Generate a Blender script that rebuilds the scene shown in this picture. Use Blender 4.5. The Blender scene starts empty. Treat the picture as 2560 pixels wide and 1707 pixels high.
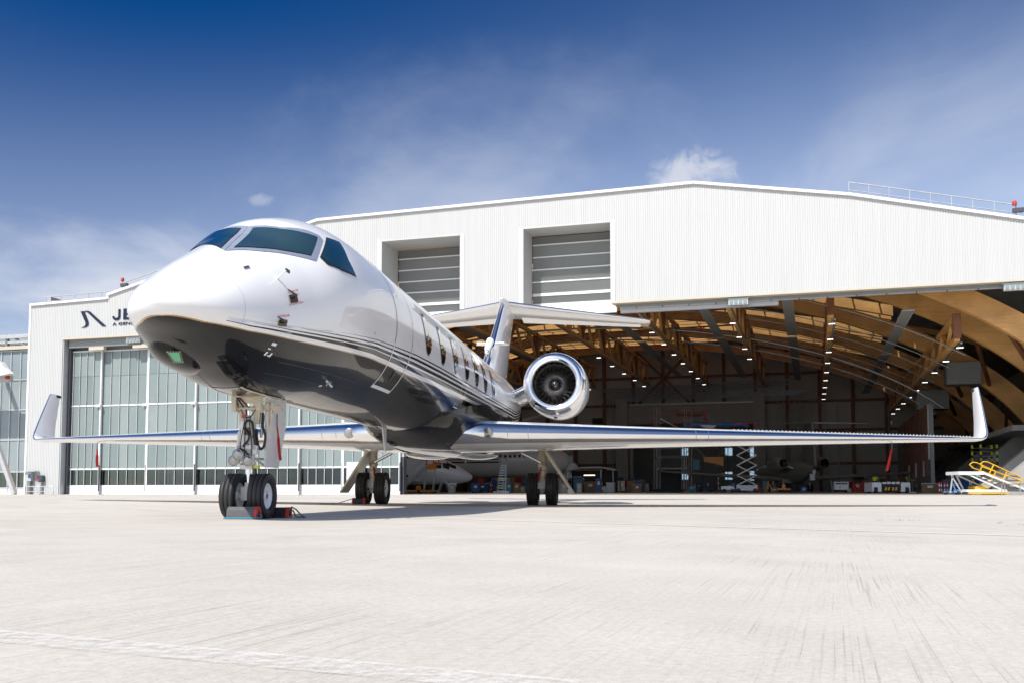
import bpy, bmesh, math, random
import numpy as np
from mathutils import Vector, Matrix, Euler
random.seed(7)
rng = np.random.default_rng(7)
R = math.radians
scene = bpy.context.scene
col = scene.collection

# ------------------------------------------------------------------ camera, sky, sun, exposure
F = 2489.0; CAMH = 0.30; PITCH = 0.066; YH = 1230.4; CX = 1280.0
CY = YH - F*math.tan(PITCH)                      # principal row of the (shifted) lens
cam_d = bpy.data.cameras.new('camera'); cam = bpy.data.objects.new('camera', cam_d); col.objects.link(cam)
cam_d.sensor_width = 36.0; cam_d.lens = 36.0*F/2560.0
cam_d.shift_x = 0.0; cam_d.shift_y = (CY-853.5)/2560.0
cam_d.clip_start = 0.05; cam_d.clip_end = 9000.0
cam.location = (0, 0, CAMH); cam.rotation_euler = (math.pi/2+PITCH, 0, 0)
scene.camera = cam

PHI = R(16.8)                                    # the hangar front is turned by this much
SUN_EL = R(50.5); SUN_AZ = PHI + R(15.6)         # azimuth from straight behind the camera towards the left
sdir = Vector((-math.sin(SUN_AZ)*math.cos(SUN_EL), -math.cos(SUN_AZ)*math.cos(SUN_EL), math.sin(SUN_EL)))
sun_d = bpy.data.lights.new('sun', 'SUN'); sun_d.energy = 4.1; sun_d.angle = R(0.53); sun_d.color = (1.0, 0.955, 0.88)
sun = bpy.data.objects.new('sun', sun_d); col.objects.link(sun)
sun.location = (-20, -30, 60); sun.rotation_euler = sdir.to_track_quat('Z', 'Y').to_euler()

scene.view_settings.view_transform = 'Standard'; scene.view_settings.look = 'None'
scene.view_settings.exposure = 0.38; scene.view_settings.gamma = 1.0; scene.view_settings.use_curve_mapping = False
scene.render.engine = 'CYCLES'
scene.cycles.use_denoising = True
scene.cycles.max_bounces = 8; scene.cycles.diffuse_bounces = 5; scene.cycles.glossy_bounces = 5
scene.cycles.transmission_bounces = 6; scene.cycles.transparent_max_bounces = 12
scene.cycles.sample_clamp_indirect = 6.0
scene.cycles.caustics_reflective = False; scene.cycles.caustics_refractive = False

world = bpy.data.worlds.new('World'); scene.world = world; world.use_nodes = True
CLOUD_SEED = (46.6, 17.3); POL = 0.72
def build_world():
    nt = world.node_tree; N = nt.nodes; L = nt.links
    for n in list(N): N.remove(n)
    def nd(t, **k):
        n = N.new(t)
        for a, b in k.items(): setattr(n, a, b)
        return n
    def math_(op, a, b=None, c=None, clamp=False):
        n = nd('ShaderNodeMath', operation=op, use_clamp=clamp)
        for i, v in enumerate((a, b, c)):
            if v is None: continue
            if isinstance(v, (int, float)): n.inputs[i].default_value = v
            else: L.new(v, n.inputs[i])
        return n.outputs[0]
    def ramp(x, a, b, smooth=True):
        n = nd('ShaderNodeMapRange', interpolation_type='SMOOTHSTEP' if smooth else 'LINEAR')
        L.new(x, n.inputs[0]); n.inputs[1].default_value = a; n.inputs[2].default_value = b
        return n.outputs[0]
    def noise(vec, scale, detail, rough, dist=0.0, loc=None, sc=None, rot=None):
        if loc or sc or rot:
            m = nd('ShaderNodeMapping'); L.new(vec, m.inputs[0])
            if loc: m.inputs[1].default_value = loc
            if rot: m.inputs[2].default_value = rot
            if sc: m.inputs[3].default_value = sc
            vec = m.outputs[0]
        n = nd('ShaderNodeTexNoise'); L.new(vec, n.inputs['Vector'])
        n.inputs['Scale'].default_value = scale; n.inputs['Detail'].default_value = detail
        n.inputs['Roughness'].default_value = rough; n.inputs['Distortion'].default_value = dist
        return n.outputs['Fac']
    sky = nd('ShaderNodeTexSky', sky_type='NISHITA')
    sky.sun_disc = False; sky.sun_elevation = SUN_EL; sky.sun_rotation = math.pi + SUN_AZ
    sky.altitude = 300.0; sky.air_density = 1.0; sky.dust_density = 0.4; sky.ozone_density = 4.0
    def tone(sat, g, k):
        h = nd('ShaderNodeHueSaturation'); h.inputs['Saturation'].default_value = sat; L.new(sky.outputs[0], h.inputs['Color'])
        v = nd('ShaderNodeVectorMath', operation='SCALE'); L.new(h.outputs[0], v.inputs[0]); v.inputs[3].default_value = 0.2
        w = nd('ShaderNodeGamma'); w.inputs[1].default_value = g; L.new(v.outputs[0], w.inputs[0])
        u = nd('ShaderNodeVectorMath', operation='SCALE'); L.new(w.outputs[0], u.inputs[0]); u.inputs[3].default_value = k
        return u.outputs[0]
    # light from a clear sky is polarised most at right angles to the sun; the filter on the lens takes that part
    # away and leaves a deeper, purer blue there
    tc0 = nd('ShaderNodeTexCoord'); dp = nd('ShaderNodeVectorMath', operation='DOT_PRODUCT'); L.new(tc0.outputs['Generated'], dp.inputs[0]); dp.inputs[1].default_value = tuple(sdir)
    cg2 = math_('MULTIPLY', dp.outputs['Value'], dp.outputs['Value']); sg2 = math_('SUBTRACT', 1.0, cg2)
    pm = nd('ShaderNodeMix', data_type='RGBA'); L.new(math_('MULTIPLY', math_('MULTIPLY', sg2, sg2), sg2), pm.inputs[0]); L.new(tone(0.6, 1.0, 9.0), pm.inputs[6]); L.new(tone(1.58, 1.25, 3.1), pm.inputs[7])
    tc = nd('ShaderNodeTexCoord'); sep = nd('ShaderNodeSeparateXYZ'); L.new(tc.outputs['Generated'], sep.inputs[0])
    zz = math_('MAXIMUM', sep.outputs[2], 0.0)
    # project the view direction on a high cloud sheet
    den = math_('ADD', zz, 0.22)
    px = math_('DIVIDE', sep.outputs[0], den); py = math_('DIVIDE', sep.outputs[1], den)
    cv = nd('ShaderNodeCombineXYZ'); L.new(px, cv.inputs[0]); L.new(py, cv.inputs[1])
    SX, SY = CLOUD_SEED
    big = noise(cv.outputs[0], 0.95, 4.0, 0.52, 0.5, loc=(SX, SY, 0))
    wisp = noise(cv.outputs[0], 1.5, 10.0, 0.60, 0.9, loc=(SX+1.7, SY+4.2, 2.0), sc=(1.0, 0.75, 1.0), rot=(0, 0, R(-38)))
    fine = noise(cv.outputs[0], 6.5, 8.0, 0.62, 0.5, sc=(1.0, 0.8, 1.0), rot=(0, 0, R(-40)))
    a = math_('ADD', math_('MULTIPLY', big, 1.15), math_('MULTIPLY', wisp, 0.75))
    a = math_('ADD', a, math_('MULTIPLY', fine, 0.16))
    cov = ramp(a, 0.90, 1.30)
    low = ramp(zz, 0.50, 0.10)                    # the thin veil thickens towards the horizon
    veil = math_('ADD', math_('MULTIPLY', cov, math_('ADD', math_('MULTIPLY', low, 0.66), 0.05)), math_('MULTIPLY', low, 0.05))
    haze = math_('MULTIPLY', ramp(zz, 0.44, 0.06), 0.44)
    veil = math_('MINIMUM', math_('ADD', veil, haze), 0.92)
    # two small cumulus heaps far off
    def heap(dx, dz, rx, rz, seed):
        ex = math_('DIVIDE', math_('SUBTRACT', math_('DIVIDE', sep.outputs[0], sep.outputs[1]), dx), rx)
        ez = math_('DIVIDE', math_('SUBTRACT', math_('DIVIDE', sep.outputs[2], sep.outputs[1]), dz), rz)
        r2 = math_('ADD', math_('MULTIPLY', ex, ex), math_('MULTIPLY', ez, ez))
        n = noise(tc.outputs['Generated'], 30.0, 8.0, 0.62, 0.6, loc=(seed, seed, 0))
        v = math_('SUBTRACT', math_('MULTIPLY', n, 1.7), math_('MULTIPLY', r2, 0.62))
        return math_('MULTIPLY', ramp(v, 0.30, 0.95), math_('GREATER_THAN', sep.outputs[1], 0.05))
    h1 = heap(0.182, 0.319, 0.062, 0.036, 1.3); h2 = heap(-0.255, 0.298, 0.016, 0.009, 5.1)
    cloudc = nd('ShaderNodeRGB'); cloudc.outputs[0].default_value = (5.5, 5.8, 6.6, 1)
    heapc = nd('ShaderNodeRGB'); heapc.outputs[0].default_value = (6.5, 6.5, 6.8, 1)
    up = nd('ShaderNodeVectorMath', operation='SCALE'); L.new(pm.outputs[2], up.inputs[0]); up.inputs[3].default_value = 1.0
    m1 = nd('ShaderNodeMix', data_type='RGBA'); L.new(veil, m1.inputs[0]); L.new(up.outputs[0], m1.inputs[6]); L.new(cloudc.outputs[0], m1.inputs[7])
    m2 = nd('ShaderNodeMix', data_type='RGBA'); L.new(math_('MULTIPLY', math_('MAXIMUM', h1, math_('MULTIPLY', h2, 0.45)), 0.62), m2.inputs[0]); L.new(m1.outputs[2], m2.inputs[6]); L.new(heapc.outputs[0], m2.inputs[7])
    bg = nd('ShaderNodeBackground'); bg.inputs[1].default_value = 0.10; L.new(m2.outputs[2], bg.inputs[0])
    out = nd('ShaderNodeOutputWorld'); L.new(bg.outputs[0], out.inputs[0])
build_world()

# ------------------------------------------------------------------ helpers
def ray(px, py):
    v = (CY-py)/F
    return np.array([(px-CX)/F, math.cos(PITCH)-v*math.sin(PITCH), math.sin(PITCH)+v*math.cos(PITCH)])
def at_y(px, py, Y):
    d = ray(px, py); t = Y/d[1]
    return np.array([d[0]*t, Y, CAMH+d[2]*t])
HA = 68.0; FLOOR = 0.17
HE = np.array([math.cos(PHI), -math.sin(PHI)]); HN = np.array([math.sin(PHI), math.cos(PHI)])
def hang(px, py, d=0.0):
    """pixel -> (s, z) on the vertical plane that lies d metres behind the hangar front (hangar-local)"""
    r = ray(px, py)
    t = (HA*HN[1]+d)/(r[0]*HN[0]+r[1]*HN[1])
    X, Y = r[0]*t, r[1]*t
    return X*HE[0]+(Y-HA)*HE[1], CAMH+r[2]*t-FLOOR
def hworld(s, d):
    return s*HE[0]+d*HN[0], HA+s*HE[1]+d*HN[1]
def hs(px, d):                                   # s only, at the foot of the wall
    return hang(px, 1228.0, d)[0]

class MB:
    def __init__(self, xf=None): self.v = []; self.f = []; self.m = []; self.s = []; self.xf = xf
    def add(self, verts, faces, mat=0, smooth=False):
        o = len(self.v); self.v += [tuple(map(float, p)) for p in verts]
        for i, f in enumerate(faces):
            self.f.append([o+k for k in f]); self.m.append(mat[i] if isinstance(mat, (list, tuple)) else mat); self.s.append(smooth)
        return self
    def box(self, c, size, rot=None, mat=0):
        sx, sy, sz = [q/2 for q in size]
        P = [Vector((x, y, z)) for x in (-sx, sx) for y in (-sy, sy) for z in (-sz, sz)]
        if rot is not None:
            M = rot if isinstance(rot, Matrix) else Euler(rot).to_matrix()
            P = [M @ p for p in P]
        P = [(p.x+c[0], p.y+c[1], p.z+c[2]) for p in P]
        return self.add(P, [(0,1,3,2),(4,6,7,5),(0,4,5,1),(2,3,7,6),(0,2,6,4),(1,5,7,3)], mat)
    def b(self, x0, x1, y0, y1, z0, z1, mat=0):
        return self.box(((x0+x1)/2, (y0+y1)/2, (z0+z1)/2), (abs(x1-x0), abs(y1-y0), abs(z1-z0)), None, mat)
    def bar(self, p, q, w, h=None, mat=0, up=(0, 0, 1)):
        """square bar from p to q"""
        h = w if h is None else h
        p, q = Vector(p), Vector(q); d = q-p
        if d.length < 1e-6: return self
        z = d.normalized(); u = Vector(up)
        if abs(z.dot(u)) > 0.98: u = Vector((0, 1, 0)) if abs(z.y) < 0.9 else Vector((1, 0, 0))
        x = u.cross(z).normalized(); y = z.cross(x)
        P = []
        for t in (p, q):
            for a, b in ((-1,-1),(1,-1),(1,1),(-1,1)): P.append(t+x*(a*w/2)+y*(b*h/2))
        return self.add(P, [(3,2,1,0),(4,5,6,7),(0,1,5,4),(1,2,6,5),(2,3,7,6),(3,0,4,7)], mat)
    def tube(self, p, q, r0, r1=None, n=10, mat=0, caps=True):
        r1 = r0 if r1 is None else r1
        return self.path([p, q], [r0, r1], n, mat, caps)
    def path(self, pts, r, n=8, mat=0, caps=True):
        pts = [Vector(p) for p in pts]; k = len(pts)
        rr = [r]*k if isinstance(r, (int, float)) else list(r)
        V = []; prev = None
        for i, p in enumerate(pts):
            t = (pts[min(i+1, k-1)]-pts[max(i-1, 0)]).normalized()
            if prev is None:
                u = Vector((0, 0, 1)) if abs(t.z) < 0.9 else Vector((1, 0, 0))
                x = u.cross(t).normalized()
            else: x = (prev-t*prev.dot(t)).normalized()
            prev = x; y = t.cross(x)
            for j in range(n):
                a = 2*math.pi*j/n; V.append(p+x*(rr[i]*math.cos(a))+y*(rr[i]*math.sin(a)))
        Fc = [(i*n+j, i*n+(j+1) % n, (i+1)*n+(j+1) % n, (i+1)*n+j) for i in range(k-1) for j in range(n)]
        self.add(V, Fc, mat, True)
        if caps:
            self.add(V[:n], [tuple(range(n))[::-1]], mat); self.add(V[-n:], [tuple(range(n))], mat)
        return self
    def grid(self, P, mat=0, smooth=True, close=False):
        P = np.asarray(P, float); a, b = P.shape[:2]
        V = P.reshape(-1, 3); nb = b if close else b-1
        Fc = []; mm = []
        for i in range(a-1):
            for j in range(nb):
                Fc.append((i*b+j, i*b+(j+1) % b, (i+1)*b+(j+1) % b, (i+1)*b+j))
                mm.append(mat[i][j] if isinstance(mat, (list, np.ndarray)) else mat)
        return self.add(V, Fc, [int(q) for q in mm], smooth)
    def lathe(self, prof, o, ax=(1, 0, 0), n=32, mat=0, smooth=True):
        """profile [(along axis, radius)] spun about ax through o; mat may be a list per ring band"""
        ax = Vector(ax).normalized(); u = Vector((0, 0, 1)) if abs(ax.z) < 0.9 else Vector((1, 0, 0))
        x = u.cross(ax).normalized(); y = ax.cross(x); o = Vector(o)
        P = [[o+ax*t+x*(r*math.cos(2*math.pi*j/n))+y*(r*math.sin(2*math.pi*j/n)) for j in range(n)] for t, r in prof]
        mm = mat if isinstance(mat, int) else [[q]*n for q in mat]
        return self.grid([[tuple(q) for q in row] for row in P], mm, smooth, True)
    def prism(self, poly, h0, h1, frame, mat=0):
        """polygon in the (u,v) plane of frame(u,v,w), extruded from w=h0 to w=h1"""
        n = len(poly); V = [frame(u, v, h0) for u, v in poly]+[frame(u, v, h1) for u, v in poly]
        return self.add(V, [tuple(range(n))[::-1], tuple(range(n, 2*n))]+[(i, (i+1) % n, n+(i+1) % n, n+i) for i in range(n)], mat)
    def mesh(self, name, mats, recalc=True):
        me = bpy.data.meshes.new(name)
        V = [self.xf(*p) for p in self.v] if self.xf else self.v
        me.from_pydata(V, [], self.f)
        if not isinstance(mats, (list, tuple)): mats = [mats]
        for m in mats: me.materials.append(m)
        me.polygons.foreach_set('material_index', self.m); me.polygons.foreach_set('use_smooth', self.s)
        if recalc:
            bm = bmesh.new(); bm.from_mesh(me); bmesh.ops.recalc_face_normals(bm, faces=bm.faces); bm.to_mesh(me); bm.free()
        me.update(); return me
    def build(self, name, mats, parent=None, recalc=True):
        return link(name, self.mesh(name, mats, recalc), parent)
def link(name, me, parent=None):
    o = bpy.data.objects.new(name, me); col.objects.link(o)
    if parent is not None: o.parent = parent
    return o
def tag(o, label=None, cat=None, group=None, kind=None):
    if label: o['label'] = label
    if cat: o['category'] = cat
    if group: o['group'] = group
    if kind: o['kind'] = kind
    return o
def thing(name, label, cat, loc=(0, 0, 0), rz=0.0, group=None):
    o = bpy.data.objects.new(name, None); col.objects.link(o); o.empty_display_size = 0.3
    o.location = loc; o.rotation_euler = (0, 0, rz)
    return tag(o, label, cat, group)
def copy_tree(o, parent=None):
    c = o.copy(); col.objects.link(c)
    if parent is not None: c.parent = parent
    for ch in list(o.children): copy_tree(ch, c)
    return c

# ------------------------------------------------------------------ materials
def mat(name, c, rough=0.5, metal=0.0, coat=0.0, var=0.06, scale=3.0, bump=0.0, bscale=40.0, emit=None, spec=0.5, coat_rough=0.03, alpha=None, stretch=None):
    m = bpy.data.materials.new(name); m.use_nodes = True; nt = m.node_tree; N = nt.nodes; L = nt.links
    p = N['Principled BSDF']; p.inputs['Roughness'].default_value = rough; p.inputs['Metallic'].default_value = metal
    p.inputs['Coat Weight'].default_value = coat; p.inputs['Coat Roughness'].default_value = coat_rough
    p.inputs['Specular IOR Level'].default_value = spec
    p.inputs['Base Color'].default_value = (*c, 1)
    if var or bump:
        tc = N.new('ShaderNodeTexCoord'); vec = tc.outputs['Object']
        if stretch:
            mp = N.new('ShaderNodeMapping'); mp.inputs[3].default_value = stretch; L.new(vec, mp.inputs[0]); vec = mp.outputs[0]
    if var:
        n = N.new('ShaderNodeTexNoise'); n.inputs['Scale'].default_value = scale; n.inputs['Detail'].default_value = 6; L.new(vec, n.inputs['Vector'])
        mr = N.new('ShaderNodeMapRange'); mr.inputs[1].default_value = 0.25; mr.inputs[2].default_value = 0.75
        mr.inputs[3].default_value = 1-var; mr.inputs[4].default_value = 1+var; L.new(n.outputs['Fac'], mr.inputs[0])
        sc = N.new('ShaderNodeVectorMath'); sc.operation = 'SCALE'; sc.inputs[0].default_value = c; L.new(mr.outputs[0], sc.inputs[3])
        L.new(sc.outputs[0], p.inputs['Base Color'])
        mr2 = N.new('ShaderNodeMapRange'); mr2.inputs[1].default_value = 0.3; mr2.inputs[2].default_value = 0.7
        mr2.inputs[3].default_value = max(0.01, rough*(1-var*2)); mr2.inputs[4].default_value = min(1, rough*(1+var*2)); L.new(n.outputs['Fac'], mr2.inputs[0])
        L.new(mr2.outputs[0], p.inputs['Roughness'])
    if bump:
        n2 = N.new('ShaderNodeTexNoise'); n2.inputs['Scale'].default_value = bscale; n2.inputs['Detail'].default_value = 5; L.new(vec, n2.inputs['Vector'])
        b = N.new('ShaderNodeBump'); b.inputs['Strength'].default_value = bump; b.inputs['Distance'].default_value = 0.02; L.new(n2.outputs['Fac'], b.inputs['Height'])
        L.new(b.outputs[0], p.inputs['Normal'])
    if emit: p.inputs['Emission Color'].default_value = (*emit[0], 1); p.inputs['Emission Strength'].default_value = emit[1]
    return m
def glassmat(name, tint, rough=0.02, fac=0.55):
    """thin pane: part mirror-like, part see-through"""
    m = bpy.data.materials.new(name); m.use_nodes = True; nt = m.node_tree; N = nt.nodes; L = nt.links
    for n in list(N): N.remove(n)
    g = N.new('ShaderNodeBsdfGlossy'); g.inputs['Roughness'].default_value = rough; g.inputs['Color'].default_value = (0.9, 0.95, 0.95, 1)
    t = N.new('ShaderNodeBsdfTransparent'); t.inputs['Color'].default_value = (*tint, 1)
    fr = N.new('ShaderNodeFresnel'); fr.inputs[0].default_value = 1.55
    mr = N.new('ShaderNodeMapRange'); mr.inputs[3].default_value = 0.06; mr.inputs[4].default_value = fac+0.3; L.new(fr.outputs[0], mr.inputs[0])
    mx = N.new('ShaderNodeMixShader'); L.new(mr.outputs[0], mx.inputs[0]); L.new(t.outputs[0], mx.inputs[1]); L.new(g.outputs[0], mx.inputs[2])
    o = N.new('ShaderNodeOutputMaterial'); L.new(mx.outputs[0], o.inputs[0])
    return m
def woodmat(name, c1, c2, axis_scale=(0.5, 6, 22)):
    m = bpy.data.materials.new(name); m.use_nodes = True; nt = m.node_tree; N = nt.nodes; L = nt.links
    p = N['Principled BSDF']; p.inputs['Roughness'].default_value = 0.55
    tc = N.new('ShaderNodeTexCoord'); mp = N.new('ShaderNodeMapping'); mp.inputs[3].default_value = axis_scale; L.new(tc.outputs['Object'], mp.inputs[0])
    n = N.new('ShaderNodeTexNoise'); n.inputs['Scale'].default_value = 1.0; n.inputs['Detail'].default_value = 7; n.inputs['Roughness'].default_value = 0.65; L.new(mp.outputs[0], n.inputs['Vector'])
    cr = N.new('ShaderNodeValToRGB'); cr.color_ramp.elements[0].position = 0.3; cr.color_ramp.elements[1].position = 0.7
    cr.color_ramp.elements[0].color = (*c1, 1); cr.color_ramp.elements[1].color = (*c2, 1); L.new(n.outputs['Fac'], cr.inputs[0])
    n2 = N.new('ShaderNodeTexNoise'); n2.inputs['Scale'].default_value = 0.6; n2.inputs['Detail'].default_value = 3; L.new(tc.outputs['Object'], n2.inputs['Vector'])
    mr = N.new('ShaderNodeMapRange'); mr.inputs[1].default_value = .3; mr.inputs[2].default_value = .7; mr.inputs[3].default_value = 0.75; mr.inputs[4].default_value = 1.15; L.new(n2.outputs['Fac'], mr.inputs[0])
    sc = N.new('ShaderNodeVectorMath'); sc.operation = 'SCALE'; L.new(cr.outputs[0], sc.inputs[0]); L.new(mr.outputs[0], sc.inputs[3])
    L.new(sc.outputs[0], p.inputs['Base Color'])
    return m
M = {}
M['paint'] = mat('white_aircraft_paint', (0.84, 0.84, 0.835), 0.30, coat=0.75, var=0.010, scale=1.2, coat_rough=0.02, spec=0.12)
M['black'] = mat('black_aircraft_paint', (0.006, 0.006, 0.007), 0.25, coat=0.62, var=0.05, coat_rough=0.012, spec=0.05)
M['gold'] = mat('gold_pinstripe', (0.42, 0.24, 0.06), 0.25, coat=1.0, var=0)
M['chrome'] = mat('polished_metal', (0.90, 0.90, 0.91), 0.13, 1.0, var=0.02, scale=2.0)
M['chrome2'] = mat('polished_inlet_metal', (0.88, 0.88, 0.90), 0.07, 1.0, var=0.02)
M['steel'] = mat('brushed_steel', (0.55, 0.55, 0.56), 0.3, 1.0, var=0.08)
M['winglow'] = mat('pale_wing_skin', (0.78, 0.77, 0.75), 0.22, coat=0.7, var=0.015)
M['gearwhite'] = mat('gear_enamel', (0.74, 0.72, 0.68), 0.35, coat=0.3, var=0.06, scale=8)
M['gearcream'] = mat('gear_cream_enamel', (0.66, 0.58, 0.44), 0.4, coat=0.2, var=0.08, scale=8)
M['rubber'] = mat('tyre_rubber', (0.022, 0.022, 0.023), 0.62, var=0.25, scale=5, bump=0.15, bscale=60)
M['rubberbrown'] = mat('tyre_rubber_dusty', (0.018, 0.015, 0.013), 0.7, var=0.25, scale=4)
M['rimwhite'] = mat('wheel_rim_paint', (0.86, 0.87, 0.88), 0.35, coat=0.3, var=0.04)
M['hose'] = mat('black_hose', (0.012, 0.012, 0.014), 0.45, var=0.1)
M['darkmetal'] = mat('dark_metal', (0.06, 0.055, 0.05), 0.4, 0.6, var=0.1)
M['bronze'] = mat('probe_bronze', (0.13, 0.095, 0.045), 0.4, 0.7, var=0.2, scale=20)
M['glass'] = mat('dark_cockpit_glass', (0.012, 0.048, 0.062), 0.03, coat=1.0, var=0.2, scale=1.5, coat_rough=0.005, spec=0.9)
M['cabinglass'] = mat('cabin_window_glass', (0.012, 0.013, 0.015), 0.03, coat=1.0, var=0.1, coat_rough=0.005)
M['frame'] = mat('windshield_frame_metal', (0.34, 0.39, 0.49), 0.38, 0.35, var=0.05, scale=12)
M['rivet'] = mat('bright_rivet', (0.75, 0.78, 0.82), 0.3, 0.6, var=0)
M['seal'] = mat('dark_seal', (0.03, 0.03, 0.035), 0.5, var=0)
M['red'] = mat('red_fabric', (0.42, 0.012, 0.012), 0.7, var=0.12, scale=12)
M['redtext'] = mat('red_lettering', (0.55, 0.05, 0.06), 0.5, var=0)
M['whitetext'] = mat('white_lettering', (0.8, 0.8, 0.8), 0.4, var=0)
M['seam'] = mat('door_seam_grey', (0.10, 0.10, 0.105), 0.5, var=0)
M['lens'] = mat('lamp_lens', (0.36, 0.35, 0.33), 0.16, 0.7, coat=1.0, var=0.25, scale=14)
M['greenglass'] = mat('green_sensor_glass', (0.10, 0.42, 0.22), 0.12, coat=1.0, var=0.25, scale=90)
M['fan'] = mat('fan_blade_titanium', (0.34, 0.32, 0.30), 0.36, 0.85, var=0.15, scale=9)
M['spinner'] = mat('spinner_black', (0.010, 0.010, 0.011), 0.25, coat=0.6, var=0.05)
M['liner'] = mat('inlet_liner', (0.16, 0.15, 0.14), 0.5, 0.3, var=0.1)
M['brass'] = mat('brass_ring', (0.35, 0.25, 0.09), 0.4, 0.8, var=0.1)
# buildings
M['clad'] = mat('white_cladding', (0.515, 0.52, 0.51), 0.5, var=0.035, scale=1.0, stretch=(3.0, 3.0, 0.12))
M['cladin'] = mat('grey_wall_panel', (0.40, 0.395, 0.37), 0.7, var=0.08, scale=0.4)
M['trim'] = mat('white_trim', (0.80, 0.80, 0.80), 0.4, var=0.03)
M['beige'] = mat('beige_soffit', (0.52, 0.47, 0.38), 0.6, var=0.05)
M['greysteel'] = mat('grey_steel', (0.24, 0.25, 0.25), 0.45, 0.3, var=0.1, scale=1.5)
M['lightsteel'] = mat('light_steel', (0.48, 0.49, 0.50), 0.45, 0.3, var=0.08)
M['darksteel'] = mat('dark_post_steel', (0.07, 0.07, 0.085), 0.5, 0.2, var=0.1)
M['slat'] = mat('grey_door_slat', (0.33, 0.345, 0.34), 0.45, 0.2, var=0.04, scale=0.8)
M['poly'] = mat('translucent_door_panel', (0.235, 0.285, 0.28), 0.28, coat=0.35, var=0.06, scale=0.35, coat_rough=0.12)
M['polyb'] = mat('translucent_door_panel_pale', (0.265, 0.315, 0.305), 0.24, coat=0.4, var=0.07, scale=0.5, coat_rough=0.1)
M['polyc'] = mat('translucent_door_panel_grey', (0.205, 0.255, 0.255), 0.3, coat=0.3, var=0.07, scale=0.3, coat_rough=0.15)
M['poly2'] = mat('translucent_wing_panel', (0.24, 0.285, 0.30), 0.3, coat=0.3, var=0.1, scale=0.35)
M['pane'] = glassmat('clear_door_glass', (0.42, 0.50, 0.47), 0.01, 0.5)
M['paneb'] = glassmat('dark_door_glass', (0.22, 0.30, 0.27), 0.01, 0.6)
M['panec'] = glassmat('pale_door_glass', (0.62, 0.70, 0.66), 0.02, 0.35)
M['navy'] = mat('navy_lettering', (0.0025, 0.008, 0.034), 0.35, var=0)
M['wood'] = woodmat('glued_timber', (0.55, 0.27, 0.075), (0.74, 0.41, 0.14))
M['woodd'] = woodmat('brown_timber', (0.13, 0.045, 0.018), (0.23, 0.085, 0.03), (6, 6, 1.0))
M['brown'] = mat('brown_steel_column', (0.16, 0.055, 0.028), 0.6, var=0.15, scale=1.5)
M['deck'] = mat('grey_roof_deck', (0.20, 0.20, 0.195), 0.7, var=0.1, scale=0.5)
M['strip'] = mat('grey_radiant_panel', (0.27, 0.265, 0.25), 0.5, 0.2, var=0.04)
M['pipe'] = mat('galvanised_pipe', (0.30, 0.31, 0.32), 0.35, 0.7, var=0.15)
M['lamp'] = mat('lit_lamp', (0.9, 0.9, 0.9), 0.4, var=0, emit=((1.0, 0.95, 0.85), 2.6))
def translucent(name, c):
    m = bpy.data.materials.new(name); m.use_nodes = True; N = m.node_tree.nodes; L = m.node_tree.links
    for n in list(N): N.remove(n)
    t = N.new('ShaderNodeBsdfTranslucent'); t.inputs[0].default_value = (*c, 1); d = N.new('ShaderNodeBsdfDiffuse'); d.inputs[0].default_value = (*c, 1)
    x = N.new('ShaderNodeMixShader'); x.inputs[0].default_value = .4; L.new(t.outputs[0], x.inputs[1]); L.new(d.outputs[0], x.inputs[2])
    o = N.new('ShaderNodeOutputMaterial'); L.new(x.outputs[0], o.inputs[0]); return m
M['rooflight'] = glassmat('clear_rooflight_glass', (0.9, 0.92, 0.9), 0.02, 0.2)
M['floor'] = mat('hangar_floor_epoxy', (0.36, 0.36, 0.335), 0.35, coat=0.2, var=0.1, scale=0.3)
M['concrete'] = mat('cast_concrete', (0.34, 0.33, 0.31), 0.8, var=0.1, scale=1.2, bump=0.1)
M['hivis'] = mat('hi_vis_yellow', (0.55, 0.75, 0.03), 0.7, var=0.1)
M['cloth'] = mat('dark_work_trousers', (0.05, 0.055, 0.07), 0.85, var=0.15)
M['skin'] = mat('skin', (0.45, 0.26, 0.18), 0.6, var=0.05)
M['hair'] = mat('dark_hair', (0.02, 0.014, 0.01), 0.6, var=0.1)
M['orange'] = mat('orange_machine_paint', (0.62, 0.22, 0.015), 0.45, coat=0.2, var=0.12, scale=4)
M['yellow'] = mat('yellow_rail_paint', (0.75, 0.42, 0.01), 0.45, coat=0.2, var=0.08, scale=4)
M['lime'] = mat('hazard_yellow', (0.60, 0.58, 0.03), 0.5, var=0.1)
M['blue'] = mat('blue_crate_paint', (0.018, 0.075, 0.22), 0.5, var=0.15, scale=4)
M['tarp'] = mat('blue_tarpaulin', (0.10, 0.25, 0.52), 0.6, var=0.3, scale=3)
M['teal'] = mat('teal_sheet', (0.05, 0.18, 0.22), 0.5, var=0.25, scale=3)
M['whitemachine'] = mat('white_machine_paint', (0.72, 0.73, 0.73), 0.4, coat=0.2, var=0.06, scale=4)
M['alu'] = mat('bare_aluminium', (0.55, 0.57, 0.60), 0.35, 0.8, var=0.1, scale=5)
M['greypaint'] = mat('dull_aircraft_primer', (0.22, 0.215, 0.19), 0.4, coat=0.3, var=0.1, scale=1.0)
M['jetwhite'] = mat('hangared_white_paint', (0.74, 0.74, 0.73), 0.3, coat=0.6, var=0.03)
M['card'] = mat('cardboard', (0.26, 0.16, 0.085), 0.8, var=0.15, scale=5)
M['redpaint'] = mat('red_paint', (0.5, 0.03, 0.02), 0.5, var=0.12)
M['rope'] = mat('blue_rope', (0.06, 0.22, 0.32), 0.8, var=0.2, scale=60)
M['ropegrey'] = mat('weathered_rope', (0.14, 0.14, 0.12), 0.85, var=0.3, scale=50)
M['chock'] = mat('grey_rubber_chock', (0.085, 0.087, 0.095), 0.8, var=0.25, scale=12, bump=0.3, bscale=35)
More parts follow.
